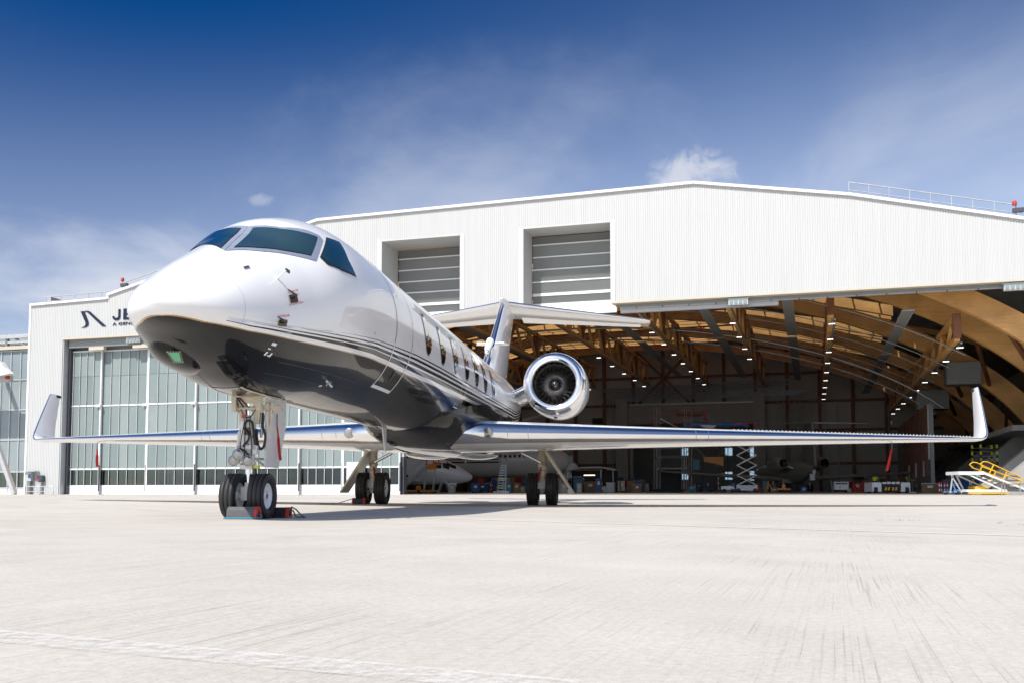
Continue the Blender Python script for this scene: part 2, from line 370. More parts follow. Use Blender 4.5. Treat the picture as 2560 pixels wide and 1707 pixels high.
M['darkrubber'] = mat('black_rubber_chock', (0.02, 0.02, 0.022), 0.75, var=0.2, scale=12)
M['grass'] = mat('weed_green', (0.24, 0.23, 0.09), 0.8, var=0.3, scale=20)
# ------------------------------------------------------------------ the apron
SLOPE = 0.0055
def gz(X, Y):
    d = X*HN[0]+(Y-HA)*HN[1]
    t = min(1, max(0, (d+38)/36)); t = t*t*(3-2*t)
    near = -SLOPE*(min(40, max(-40, X))+3.1)
    return near*(1-t)+(FLOOR-0.006)*t
def concrete_material():
    m = bpy.data.materials.new('apron_concrete'); m.use_nodes = True; nt = m.node_tree; N = nt.nodes; L = nt.links
    p = N['Principled BSDF']; p.inputs['Roughness'].default_value = 0.85; p.inputs['Specular IOR Level'].default_value = 0.25
    tc = N.new('ShaderNodeTexCoord')
    def noise(scale, detail, rough, rot=0.0, sc=(1, 1, 1), dist=0.0):
        mp = N.new('ShaderNodeMapping'); mp.vector_type = 'TEXTURE'; mp.inputs[2].default_value = (0, 0, rot); mp.inputs[3].default_value = tuple(1/q for q in sc); L.new(tc.outputs['Object'], mp.inputs[0])
        n = N.new('ShaderNodeTexNoise'); n.inputs['Scale'].default_value = scale; n.inputs['Detail'].default_value = detail; n.inputs['Roughness'].default_value = rough
        n.inputs['Distortion'].default_value = dist; L.new(mp.outputs[0], n.inputs['Vector']); return n.outputs['Fac']
    def mr(x, a, b, c, d):
        n = N.new('ShaderNodeMapRange'); L.new(x, n.inputs[0])
        for i, v in enumerate((a, b, c, d)): n.inputs[i+1].default_value = v
        return n.outputs[0]
    def mul(a, b):
        n = N.new('ShaderNodeMath'); n.operation = 'MULTIPLY'; L.new(a, n.inputs[0]); L.new(b, n.inputs[1]); return n.outputs[0]
    ang = R(-18)                                   # broom marks run towards the hangar
    big = mr(noise(0.16, 4, 0.55), .3, .7, .93, 1.06)
    mid = mr(noise(1.3, 6, 0.6), .3, .7, .94, 1.05)
    fine = mr(noise(46, 7, 0.8), .25, .75, .78, 1.16)
    grit = mr(noise(120, 4, 0.75), .28, .42, .55, 1.0)
    groove = mr(noise(1.0, 5, 0.74, ang, (120, 0.7, 1)), .33, .46, .60, 1.0)
    patch = mr(noise(0.8, 4, 0.6, ang, (1, 0.5, 1)), .40, .58, 0.05, 1.0)
    gm = N.new('ShaderNodeMix'); gm.data_type = 'FLOAT'; L.new(patch, gm.inputs[0]); gm.inputs[2].default_value = 1.0; L.new(groove, gm.inputs[3])
    stain = mr(noise(0.45, 7, 0.7, 0, (1, 1, 1), 0.8), .58, .75, 1.0, .86)
    sweep = mr(noise(0.5, 5, 0.6, R(-62), (0.16, 2.2, 1)), .52, .72, 1.0, .93)
    f = mul(mul(mul(big, mid), mul(fine, gm.outputs[0])), mul(mul(stain, grit), sweep))
    # slab joints
    mp = N.new('ShaderNodeMapping'); mp.inputs[2].default_value = (0, 0, PHI); mp.inputs[1].default_value = (2.1, 1.7, 0); L.new(tc.outputs['Object'], mp.inputs[0])
    br = N.new('ShaderNodeTexBrick'); br.offset = 0.0; L.new(mp.outputs[0], br.inputs['Vector'])
    br.inputs['Scale'].default_value = 1.0; br.inputs['Brick Width'].default_value = 7.5; br.inputs['Row Height'].default_value = 7.5; br.inputs['Mortar Size'].default_value = 0.012; br.inputs['Mortar Smooth'].default_value = 0.3
    br.inputs['Color1'].default_value = br.inputs['Color2'].default_value = (1, 1, 1, 1); br.inputs['Mortar'].default_value = (.93, .92, .91, 1)
    sp = N.new('ShaderNodeSeparateColor'); L.new(br.outputs['Color'], sp.inputs[0])
    f = mul(f, sp.outputs[0])
    s = N.new('ShaderNodeVectorMath'); s.operation = 'SCALE'; s.inputs[0].default_value = (0.55, 0.508, 0.455); L.new(f, s.inputs[3])
    L.new(s.outputs[0], p.inputs['Base Color'])
    b = N.new('ShaderNodeBump'); b.inputs['Strength'].default_value = 0.35; b.inputs['Distance'].default_value = 0.004; L.new(mul(fine, gm.outputs[0]), b.inputs['Height']); L.new(b.outputs[0], p.inputs['Normal'])
    return m
def build_ground():
    xs = sorted(set([-4000, -1200, -400, -160, 160, 400, 1200, 4000]+list(range(-90, 91, 6))))
    ys = sorted(set([-4000, -1200, -400, -120, -40, -12, 0, 200, 400, 1200, 4000]+list(range(6, 150, 4))))
    P = [[(x, y, gz(x, y)) for x in xs] for y in ys]
    o = MB().grid(P, 0, True).build('apron_ground', concrete_material(), recalc=False)
    tag(o, 'pale weathered concrete apron in front of the hangar', kind='structure')
    for p in o.data.polygons:
        pass
    # faded painted lines, worn through in places
    def worn(name, c, keep):
        m = bpy.data.materials.new(name); m.use_nodes = True; N = m.node_tree.nodes; L = m.node_tree.links
        p = N['Principled BSDF']; p.inputs['Base Color'].default_value = (*c, 1); p.inputs['Roughness'].default_value = 0.8
        tc = N.new('ShaderNodeTexCoord'); n = N.new('ShaderNodeTexNoise'); n.inputs['Scale'].default_value = 26; n.inputs['Detail'].default_value = 9; n.inputs['Roughness'].default_value = .75; L.new(tc.outputs['Object'], n.inputs['Vector'])
        mr = N.new('ShaderNodeMapRange'); mr.inputs[1].default_value = .38; mr.inputs[2].default_value = .62; mr.inputs[3].default_value = max(0, keep-.2); mr.inputs[4].default_value = min(.9, keep+.3); mr.clamp = True; L.new(n.outputs['Fac'], mr.inputs[0])
        L.new(mr.outputs[0], p.inputs['Alpha']); return m
    w1 = worn('worn_white_marking', (0.80, 0.79, 0.77), 0.13); w2 = worn('worn_pale_marking', (0.78, 0.76, 0.72), 0.8)
    gr = worn('worn_green_marking', (0.20, 0.36, 0.24), 0.8); yl = worn('worn_yellow_marking', (0.62, 0.55, 0.25), 0.7)
    def line(p, q, w, m, n=24):
        p, q = np.array(p, float), np.array(q, float); t = (q-p)/np.linalg.norm(q-p); nn = np.array([-t[1], t[0]])*w/2
        rows = []
        for i in range(n+1):
            c = p+(q-p)*i/n
            rows.append([(*(c-nn), gz(*(c-nn))+0.004), (*(c+nn), gz(*(c+nn))+0.004)])
        return MB().grid(rows, 0, True).build('painted_line', m, o, False)
    def g(px, py):
        Y = CAMH*F/(py-YH); return ((px-CX)/F*Y, Y)
    a, b = np.array(g(0, 1573)), np.array(g(1633, 1703)); line(a-(b-a)*2.5, b+(b-a)*2.0, 0.125, w1)
    a, b = np.array(g(65, 1269)), np.array(g(2560, 1326)); line(a-(b-a)*.6, b+(b-a)*.5, 0.10, w2, 60)
    for k in range(7):
        x0 = -11.5+k*0.95; y0 = 25.6-0.22*k; line((x0, y0), (x0+0.5, y0-0.1), 0.22, w1, 1)
    p, q = hworld(-8, -0.5), hworld(36, -0.5); line(p, q, 0.35, w1, 30)
    p, q = hworld(-8, -1.0), hworld(36, -1.0); line(p, q, 0.22, gr, 30)
    p, q = hworld(-5, -0.22), hworld(36, -0.22); line(p, q, 0.10, yl, 30)
    p, q = hworld(10, -9), hworld(40, -14); line(p, q, 0.3, w2, 20)
    # weeds in the joint in front of the glazed doors
    mb = MB()
    for k in range(80):
        s = random.uniform(-41, -6); dd = -14.5+random.gauss(0, .25)
        X, Y = hworld(s, dd)
        hz_ = 1.0
        if k >= 66: X, Y = (4.85+random.gauss(0, .12), 12.4+random.gauss(0, .08)) if k < 73 else (5.6+random.gauss(0, .35), 11.2+random.gauss(0, 1.0))
        z = gz(X, Y)
        for b in range(random.randint(2, 5)):
            a = random.uniform(0, 6.28); hh = random.uniform(.012, .05)*(.25 if k >= 66 else 1); w = random.uniform(.015, .05)*(.6 if k >= 66 else 1)
            mb.add([(X-w*math.cos(a), Y-w*math.sin(a), z-.01), (X+w*math.cos(a), Y+w*math.sin(a), z-.01), (X+.06*math.sin(a*3), Y+.06*math.cos(a*5), z+hh)], [(0, 1, 2)])
    tag(mb.build('weeds', M['grass'], None, False), 'small weeds growing along the concrete joints', kind='stuff')
build_ground()
# ------------------------------------------------------------------ the hangar, front
hangar = thing('aircraft_hangar', 'large white corrugated hangar with open front, glazed doors and timber arches inside', 'hangar', (0, HA, FLOOR), -PHI)
def H(px, py, d=0.0): return hang(px, py, d)
def interp(pts, x):
    for (a, b), (c, d) in zip(pts, pts[1:]):
        if a <= x <= c: return b+(d-b)*(x-a)/(c-a) if c > a else d
    return pts[0][1] if x < pts[0][0] else pts[-1][1]
S_L = H(74, 900)[0]
roof_pts = [H(80, 765), H(269.5, 748), (H(270, 740)[0]+.01, H(270, 740)[1]), H(345, 713), H(795, 553), H(1735, 460), H(2130, 490), H(2560, 550)]
z_flat = 0.5*(roof_pts[4][1]+roof_pts[5][1])
last = roof_pts[-1]; roof_pts.append((last[0]+2.5, last[1]-.8)); roof_pts.append((last[0]+9, last[1]-3.2))
roof_pts[0] = (S_L, roof_pts[0][1])
S_R = roof_pts[-1][0]
fz = lambda px, py: H(px, py)[1]
HEAD_L = 0.5*(fz(151, 846)+fz(347, 835)); HEAD_R = 0.5*(fz(1542, 757)+fz(2500, 699))
s_door0 = H(153, 1000)[0]; s_door1 = H(1000, 1200)[0]
R1 = (H(955, 650)[0], H(1150, 690)[0], 0.5*(fz(1147, 589)+fz(957, 606)))
R2 = (H(1309, 640)[0], H(1526, 640)[0], 0.5*(fz(1523, 554)+fz(1309, 577)))
def openings(s):
    """bottom of the cladding and openings at s"""
    top = interp(roof_pts, s)
    if s < s_door0: return [(0.0, top)]
    bot = HEAD_L if s < s_door1+0.5 else HEAD_R
    for a, b, zt in (R1, R2):
        if a <= s <= b: return [(zt, top)]
    return [(bot, top)]
def corrugate():
    mb = MB(); pitch = 0.15; dep = 0.026
    edges = sorted([S_L, s_door0, R1[0], R1[1], R2[0], R2[1], s_door1+.5, S_R, roof_pts[2][0]])
    for a, b in zip(edges, edges[1:]):
        n = max(1, round((b-a)/pitch)); w = (b-a)/n
        for i in range(n):
            s0 = a+i*w; prof = [(s0, 0), (s0+.30*w, 0), (s0+.42*w, -dep), (s0+.88*w, -dep), (s0+w, 0)]
            for (sa, da), (sb, db) in zip(prof, prof[1:]):
                iv = openings((a+b)/2 if b-a < .3 else s0+.5*w)
                for z0, z1 in iv:
                    ta = interp(roof_pts, sa+1e-4); tb = interp(roof_pts, sb-1e-4)
                    mb.add([(sa, da, z0), (sb, db, z0), (sb, db, tb), (sa, da, ta)], [(0, 1, 2, 3)])
    return mb
corrugate().build('cladding', M['clad'], hangar, False)
# parapet coping along the roofline
for (a, za), (b, zb) in zip(roof_pts, roof_pts[1:]):
    if b-a < 0.05:
        continue
    MB().bar((a-.02, -0.02, za+.05), (b+.02, -0.02, zb+.05), 0.34, 0.17).build('coping', M['trim'], hangar)
a, za = roof_pts[1]; MB().b(a-.05, a+.14, -.10, .06, za, roof_pts[2][1]).build('coping', M['trim'], hangar)
# left return of the front, edge trims
MB().b(S_L-.12, S_L+.05, -.08, 1.2, 0, roof_pts[0][1]).build('corner_trim', M['trim'], hangar)
for k in range(46):
    z = .6+k*.33
    if z < roof_pts[0][1]-.3: pass
# soffit and jamb of the big openings
MB().b(s_door0, s_door1+.5, -.06, 1.3, HEAD_L-.14, HEAD_L).build('soffit', M['beige'], hangar)
MB().b(s_door0-.02, s_door0+.10, .03, 1.3, 0, HEAD_L-.14).build('door_jamb', M['lightsteel'], hangar)
MB().b(s_door0+.10, s_door0+.30, .55, .95, 0, HEAD_L-.16).build('door_guide', M['darksteel'], hangar)
soff_e = S_R
MB().b(R2[1]+.05, soff_e, -.06, .5, HEAD_R-.12, HEAD_R).build('soffit', M['beige'], hangar)
MB().b(R1[1], R2[0], -.02, .5, HEAD_R-.12, HEAD_R-.01).build('soffit', M['beige'], hangar)
# door track boxes under the fascia (right, open side)
for k, (d0, d1, z0, z1, m) in enumerate(((.52, .62, -.30, -.02, 'greysteel'), (.66, .86, -.36, -.05, 'lightsteel'))):
    MB().b(R2[1]+.35+.2*k, soff_e, d0, d1, HEAD_R+z0, HEAD_R+z1).build('door_track', M[m], hangar)
MB().b(R2[1]+.5, H(1945, 745)[0], .9, 1.2, HEAD_R-.62, HEAD_R-.3).build('door_track', M['lightsteel'], hangar)
for k in range(14):
    s = R2[1]+1.6+k*1.75
    MB().b(s, s+.05, .6, .66, HEAD_R-.42, HEAD_R-.2).build('track_bracket', M['darksteel'], hangar)
for px in (1845, 2540, 330):
    s = H(px, 745 if px > 500 else 840)[0]; hd = HEAD_R if px > 500 else HEAD_L
    fl = thing_l = MB().b(s-.62, s+.62, .10, .42, hd-.62, hd-.18).b(s-.7, s+.7, .2, .5, hd-.2, hd-.02).build('floodlight', M['lightsteel'], hangar)
    for j in range(4):
        MB().b(s-.54+.29*j, s-.34+.29*j, .06, .11, hd-.56, hd-.26).build('lamp_glass', M['poly'], fl)
# steel heads over the glazed doors
MB().b(s_door0+.3, s_door1, .35, .75, HEAD_L-.75, HEAD_L-.15).build('door_track', M['greysteel'], hangar)
MB().b(s_door0+.3, s_door1, 1.12, 1.6, HEAD_L-1.0, HEAD_L-.2).build('door_track', M['greysteel'], hangar)
for px in (235, 345):
    s = H(px, 865)[0]; MB().b(s-.7, s+.7, .25, .6, HEAD_L-1.02, HEAD_L-.76).build('door_roller_cover', M['beige'], hangar)

# --- tail slots: recessed sectional doors
def tail_door(a, b, zt, depth, rows, s_in, zbot):
    # reveals
    MB().b(a-.12, a, -.05, depth, zbot, zt+.02).build('slot_reveal', M['clad'], hangar)
    MB().b(b, b+.12, -.05, depth, zbot, zt+.02).build('slot_reveal', M['clad'], hangar)
    MB().b(a, b, -.05, depth, zt, zt+.1).build('slot_reveal', M['clad'], hangar)
    MB().b(a-.3, a-.12, -.07, 0.02, zbot, zt+.12).build('slot_trim', M['trim'], hangar)
    MB().b(b+.12, b+.3, -.07, 0.02, zbot, zt+.12).build('slot_trim', M['trim'], hangar)
    zs = rows
    door = MB().b(a+.02, b-.02, depth+.12, depth+.2, zs[-1]-.75, zs[0]).build('tail_door', M['greysteel'], hangar)
    for k, (z1, z0) in enumerate(zip(zs, zs[1:])):
        mb = MB(); n = 11; hgt = (z1-z0-.10)/n
        for i in range(n):
            zz = z0+.05+i*hgt
            mb.add([(a+.04, depth+.10, zz), (b-.04, depth+.10, zz), (b-.04, depth+.055, zz+hgt*.75), (a+.04, depth+.055, zz+hgt*.75), (a+.04, depth+.10, zz+hgt), (b-.04, depth+.10, zz+hgt)], [(0, 1, 2, 3), (3, 2, 5, 4)])
        mb.build('door_panel', M['slat'], door, False)
    for k, z in enumerate(zs[1:]):
        h = .09 if k < len(zs)-3 else .2
        MB().b(a+.03, b-.03, depth+.02, depth+.11, z-h*.5, z+h*.5).build('panel_rail', M['trim'], door)
    MB().b(a+.02, b-.02, depth-.03, depth+.13, zs[-1]-.78, zs[-1]-.1).build('bottom_rail', M['trim'], door)
def rowz(pxs, pys, d): return [H(px, py, d)[1] for px, py in zip(pxs, pys)]
c7 = lambda x, y: (860+x/2.94, 480+y/2.94)
rows2 = [R2[2]]+[H(*c7(1660, y), 2.2)[1] for y in (376, 467, 559, 650, 745, 822)]
tail_door(R2[0], R2[1], R2[2], 2.2, rows2, 0, HEAD_R)
rows1 = [R1[2]]+[H(*c7(620, y), 2.9)[1] for y in (483, 567, 652, 735, 825, 895)]
tail_door(R1[0], R1[1], R1[2], 2.9, rows1, 0, HEAD_R-.3)

# --- glazed sliding doors on the left
leafs = [157, 247, 364, 486, 617, 747, 856, 908, 1000]
trans = [0.12, 0.62]   # filled below
D_LEAF = 0.85
zt_ = lambda px, py: H(px, py, D_LEAF)[1]
Z_top = HEAD_L-1.0
Z_t1 = zt_(200, 941); Z_t2 = 0.5*(zt_(200, 1018)+zt_(420, 1004)); Z_t25 = .5*(Z_t2+zt_(200, 1171)); Z_t3 = zt_(300, 1171); Z_b = zt_(300, 1213.5)
lr = random.Random(5)
for k, (p0, p1) in enumerate(zip(leafs, leafs[1:])):
    d = D_LEAF+(0.22 if k % 2 else 0.0)
    a, b = hs(p0, d), hs(p1, d)
    n = {6: 2, 7: 4}.get(k, 5)
    leaf = MB().b(a+.01, b-.01, d-.03, d+.09, 0.03, Z_b).build('glazed_door_leaf', M['trim'], hangar)
    fr = MB(); fw = .10
    fr.b(a, a+fw, d-.05, d+.1, .0, Z_top+.05).b(b-fw, b, d-.05, d+.1, 0, Z_top+.05)
    for z, h in ((Z_top, .10), (Z_t2, .10), (Z_t3, .11), (Z_b, .12), (.06, .12)): fr.b(a+fw, b-fw, d-.045, d+.08, z-h/2, z+h/2)
    fr.build('leaf_frame', M['trim'], leaf)
    w = (b-a-2*fw)/n
    for i in range(n):
        s0 = a+fw+i*w
        if i: MB().b(s0-.026, s0+.026, d-.075, d-.05, Z_b+.06, Z_top-.05).build('mullion', M['lightsteel'], leaf)
        for z0, z1, kind in ((Z_b+.06, Z_t3-.055, 'pane'), (Z_t3+.055, Z_t25-.012, 'poly'), (Z_t25+.012, Z_t2-.05, 'poly'), (Z_t2+.05, Z_t1-.012, 'poly'), (Z_t1+.012, Z_top-.05, 'poly')):
            if kind == 'pane':
                MB().b(s0+.02, s0+w-.02, d-.005, d+.012, z0, z1).build('pane', M[lr.choice(['pane', 'pane', 'paneb', 'panec'])], leaf)
                for q in range(lr.randint(0, 3)):
                    xx = s0+.05+lr.random()*(w-.2); MB().b(xx, xx+lr.uniform(.03, .09), d+.5+.3*q, d+.55+.3*q, .1, z1+.2).build('inner_brace', M[lr.choice(['trim', 'trim', 'lightsteel', 'poly'])], leaf)
            else:
                mb = MB(); q = 8; ww = (w-.04)/q
                for j in range(q):
                    x = s0+.02+j*ww
                    mb.add([(x, d, z0), (x+ww*.8, d, z0), (x+ww*.8, d, z1), (x, d, z1)], [(0, 1, 2, 3)])
                    mb.add([(x+ww*.8, d+.008, z0), (x+ww, d+.008, z0), (x+ww, d+.008, z1), (x+ww*.8, d+.008, z1)], [(0, 1, 2, 3)])
                mb.build('pane', M[lr.choice(['poly', 'poly', 'polyb', 'polyc'])], leaf, False)
    MB().b(b-.02, b+.07, d-.12, d-.05, .25, 2.3).build('rubber_edge', M['darksteel'], leaf)
    if k < 6: MB().b(b-.35, b+.05, d-.22, d-.06, Z_t2-.12, Z_t2+.06).build('leaf_lock', M['trim'], leaf)
    if k == 6:
        MB().b(a+.35, b-.3, d-.06, d-.03, .05, 2.35).build('personnel_door', M['trim'], leaf)
s = hs(1003, 1.5)
MB().b(s-.28, s-.08, 1.3, 1.8, 0, HEAD_L).build('end_post', M['darksteel'], hangar)
MB().b(s-.02, s+.30, 1.25, 1.75, 0, 2.7).build('guard_post', M['darksteel'], hangar)
MB().b(s-.02, s+.30, 1.25, 1.75, 2.7, HEAD_L).build('end_post', M['lightsteel'], hangar)

# --- logo and lettering on the front
def plate(name, poly, mt, parent, d0=-.075, d1=-.045):
    return MB().prism(poly, d0, d1, lambda u, v, w: (u, w, v)).build(name, mt, parent)
c3 = lambda x, y: H(60+x/7.127, 740+y/7.127)
logo = thing('wall_logo', 'dark blue two stroke emblem on the white hangar wall', 'logo', (0, HA, FLOOR), -PHI)
J = [(1020,280),(1085,278),(1118,360),(1150,440),(1162,490),(1158,520),(1140,545),(1105,560),(1070,568),(1035,571),(1036,563),(1070,553),(1095,537),(1108,512),(1108,485),(1095,455),(1055,365)]
A = [(1085,278),(1110,270),(1140,270),(1168,276),(1195,290),(1330,415),(1472,540),(1440,543),(1404,545),(1270,420),(1140,295),(1125,287),(1108,284),(1088,287)]
plate('stroke', [c3(*q) for q in J], M['navy'], logo); plate('stroke', [c3(*q) for q in A], M['navy'], logo)
def letters(txt, s, z, size, mt, parent, name='lettering', weight=0.012, sx=1.0, to=None, ext=.012):
    cu = bpy.data.curves.new(name, 'FONT'); cu.body = txt; cu.size = size; cu.offset = weight; cu.extrude = ext; cu.space_character = 1.06
    ob = bpy.data.objects.new(name, cu); col.objects.link(ob)
    dg = bpy.context.evaluated_depsgraph_get(); dg.update()
    me = bpy.data.meshes.new_from_object(ob.evaluated_get(dg)); bpy.data.objects.remove(ob)
    for v in me.vertices:
        x, y, zz = v.co; v.co = to(x*sx, y, zz) if to else (s+x*sx, -.06-zz, z+y)
    me.materials.clear(); me.materials.append(mt)
    return link(name, me, parent)
sign = thing('wall_lettering', 'dark blue capital letters in two lines on the white hangar wall', 'lettering', (0, HA, FLOOR), -PHI)
sj, zj = c3(1585, 430); z_top = c3(1690, 240)[1]
JJ = [(1690,240),(1727,240),(1727,372),(1715,412),(1690,432),(1650,439),(1612,428),(1590,402),(1582,372),(1616,364),(1626,388),(1650,399),(1674,392),(1688,368)]
plate('lettering', [c3(*q) for q in JJ], M['navy'], sign)
se = c3(1757, 428)[0]
letters('ET AVIATION', se, zj, (z_top-zj)*1.42, M['navy'], sign, weight=.030, sx=1.62)
sa, za = c3(1588, 530); z2 = c3(1630, 478)[1]
letters('A GENERAL DYNAMICS COMPANY', sa, za, (z2-za)*1.42, M['navy'], sign, weight=.006, sx=1.7)

# --- roof railings, beacons, meter boxes
def railing(pts, label, hgt, cls='roof_railing', step=None, low=.5):
    r = thing(cls, label, 'railing', (0, HA, FLOOR), -PHI)
    MB().path([(s, .5, z+hgt) for s, z in pts], .035, 6).build('top_rail', M['lightsteel'], r)
    MB().path([(s, .5, z+hgt*low) for s, z in pts], .025, 6).build('mid_rail', M['lightsteel'], r)
    for s, z in pts: MB().tube((s, .5, z-.25), (s, .5, z+hgt), .03, None, 6).build('rail_post', M['lightsteel'], r)
    return r
rl = []
for px in (103, 141, 175, 209, 243, 268): rl.append((H(px, 760)[0], interp(roof_pts, H(px, 760)[0])))
railing(rl, 'thin grey railing on the low flat roof above the emblem', .72)
rl = [(s_, interp(roof_pts, s_)) for s_ in np.linspace(H(303, 700)[0], H(430, 690)[0], 5)]
railing(rl, 'thin grey railing climbing the sloped roof behind the jet nose', .8)
rl = [(s_, interp(roof_pts, s_)) for s_ in np.linspace(H(2123, 480)[0], H(2545, 540)[0], 9)]
railing(rl, 'thin grey railing on the falling roof edge near the red beacon', 1.0)
def beacon(s, z, label):
    t = thing('roof_beacon', label, 'beacon', (*hworld(s, .45), FLOOR+z), -PHI)
    MB().tube((0, 0, -.2), (0, 0, .95), .04, None, 8).tube((0, 0, .3), (-.5, 0, -.15), .03, None, 6).tube((.35, 0, .55), (.35, 0, -.2), .03, None, 6).build('mast', M['lightsteel'], t)
    MB().b(-.12, .5, -.12, .12, .5, .75).build('bracket', M['darksteel'], t)
    MB().lathe([(0, .13), (.12, .14), (.24, .12), (.3, .02)], (0, 0, .95), (0, 0, 1), 12).build('lamp', M['redpaint'], t)
s_ = H(2541, 540)[0]; beacon(s_, interp(roof_pts, s_), 'red obstruction beacon on the right end of the hangar roof')
s_ = H(297, 690)[0]; beacon(s_, interp(roof_pts, s_), 'red obstruction beacon on the sloped roof left of the jet nose')
for px0, px1, lab, py in ((63, 100, 'low grey guard rail around the blue topped meter box', 1213), (100, 133, 'low grey guard rail around the red and blue plug box', 1213)):
    a, b = hs(px0, -.9), hs(px1, -.9)
    g = thing('guard_rail', lab, 'railing', (0, HA, FLOOR), -PHI)
    MB().path([(a, -.9, 0), (a, -.9, .62), (b, -.9, .62), (b, -.9, 0)], .05, 6).build('hoop', M['lightsteel'], g)
    MB().tube((a, -.9, .22), (b, -.9, .22), .03, None, 6).build('mid_rail', M['lightsteel'], g)
s = hs(72, -.3)
t = thing('meter_box', 'grey wall box with blue face and small roof beside the guard rail', 'box', (0, HA, FLOOR), -PHI)
MB().b(s-.35, s+.25, -.4, -.07, 1.05, 1.75).build('cabinet', M['lightsteel'], t); MB().b(s+.0, s+.22, -.44, -.41, 1.3, 1.6).build('face', M['blue'], t)
MB().b(s-.45, s+.75, -.6, -.07, 1.8, 1.86).build('small_roof', M['lightsteel'], t); MB().b(s-.15, s+.1, -.35, -.08, 0, 1.04).build('foot', M['greysteel'], t)
s = hs(99, -.3)
t = thing('plug_box', 'small dark wall box with red and blue sockets', 'box', (0, HA, FLOOR), -PHI)
MB().b(s-.3, s+.25, -.35, -.07, 1.0, 1.5).build('cabinet', M['darksteel'], t); MB().b(s-.25, s-.03, -.39, -.36, 1.02, 1.2).build('socket', M['redpaint'], t); MB().b(s-.02, s+.18, -.39, -.36, 1.05, 1.22).build('socket', M['blue'], t)
MB().b(s-.12, s+.08, -.3, -.08, 0, .99).build('foot', M['lightsteel'], t)
# ------------------------------------------------------------------ the glazed building next door, far left
def next_door():
    d0 = 6.0
    b = thing('glazed_building', 'glazed grey building with exposed roof steel left of the hangar', 'building', (0, HA, FLOOR), -PHI)
    s1 = S_L-.15; s0 = s1-34
    zt = H(60, 873, d0)[1]
    ztop = H(30, 820, d0)[1]
    MB().b(s0, s1, d0+.15, d0+.5, 0, zt).build('wall', M['greysteel'], b)
    mp = 1.05; n = int((s1-s0)/mp)
    zrows = [.55, 1.95, H(60, 1098, d0)[1], H(60, 1023, d0)[1], H(60, 948, d0)[1], zt-.1]
    for i in range(26):
        a = s1-(i+1)*mp
        for k, (z0, z1) in enumerate(zip(zrows, zrows[1:])):
            MB().b(a+.04, a+mp-.04, d0+.02, d0+.06, z0+.05, z1-.05).build('pane', M['pane' if k == 0 else 'poly2'], b)
        MB().b(a-.045, a+.045, d0-.06, d0+.06, .1, zt).build('mullion', M['lightsteel'], b)
    for z in zrows: MB().b(s0, s1, d0-.05, d0+.055, z-.055, z+.055).build('transom', M['lightsteel'], b)
    MB().b(s0, s1, d0-.02, d0+.1, 0, .5).build('plinth', M['trim'], b)
    MB().b(s0, s1, d0-.3, d0+.4, zt, zt+.3).build('eaves', M['beige'], b)
    # open roof steel
    for k, z in enumerate((.65, 1.0, 1.3, 1.6)):
        MB().b(s0, s1, d0+.3+k*.8, d0+.5+k*.8, zt+z, zt+z+.18).build('roof_beam', M['lightsteel'], b)
    MB().b(s0, s1, d0+.2, d0+.5, ztop-.9, ztop-.55).build('roof_beam', M['lightsteel'], b)
    MB().b(s0, s1, d0+5, d0+24, ztop-.6, ztop-.2).build('roof', M['greysteel'], b)
    for k in range(8):
        a = s1-1.0-k*2.6
        MB().bar((a, d0+.4, zt+.3), (a-1.6, d0+.4, ztop-.6), .16).build('roof_brace', M['greysteel'], b)
        MB().b(a-2.2, a-2.0, d0+.3, d0+.6, zt+.3, ztop-.5).build('roof_post', M['greysteel'], b)
    MB().bar((s1-2.2, d0-.8, 11.4), (s1-1.2, d0-.6, 8.5), .35).build('roof_brace', M['lightsteel'], b)
    # low lean-to with a curved white roof edge, and the big slanted strut
    p = [(H(0, 902, 2)[0]-6, H(0, 902, 2)[1]+1.0), (H(0, 902, 2)[0], H(0, 902, 2)[1]), (H(10, 918, 2)[0], H(10, 918, 2)[1]), (H(24, 932, 2)[0], H(24, 932, 2)[1]), (H(4, 937, 2)[0], H(4, 937, 2)[1]), (H(0, 936, 2)[0]-6, H(0, 936, 2)[1])]
    MB().prism(p, 2, 2.5, lambda u, v, w: (u, w, v)).build('canopy', M['trim'], b)
    a0 = H(0, 940, 3)[0]-6; a1 = H(24, 950, 3)[0]
    MB().b(a0, a1, 3, 3.4, H(0, 954, 3)[1], H(0, 938, 3)[1]).build('canopy_beam', M['clad'], b)
    q0 = H(-8, 1085, .5); q1 = H(37, 1225, .5)
    MB().bar((q0[0]-6, .5, q0[1]+12), (q1[0], .5, 0), .34).build('slanted_strut', M['lightsteel'], b)
    lamp = H(20, 942, 2.8); MB().lathe([(0, .2), (.15, .2), (.25, .05)], (lamp[0], 2.8, lamp[1]), (0, -1, 0), 10).build('red_lamp', M['redpaint'], b)
next_door()
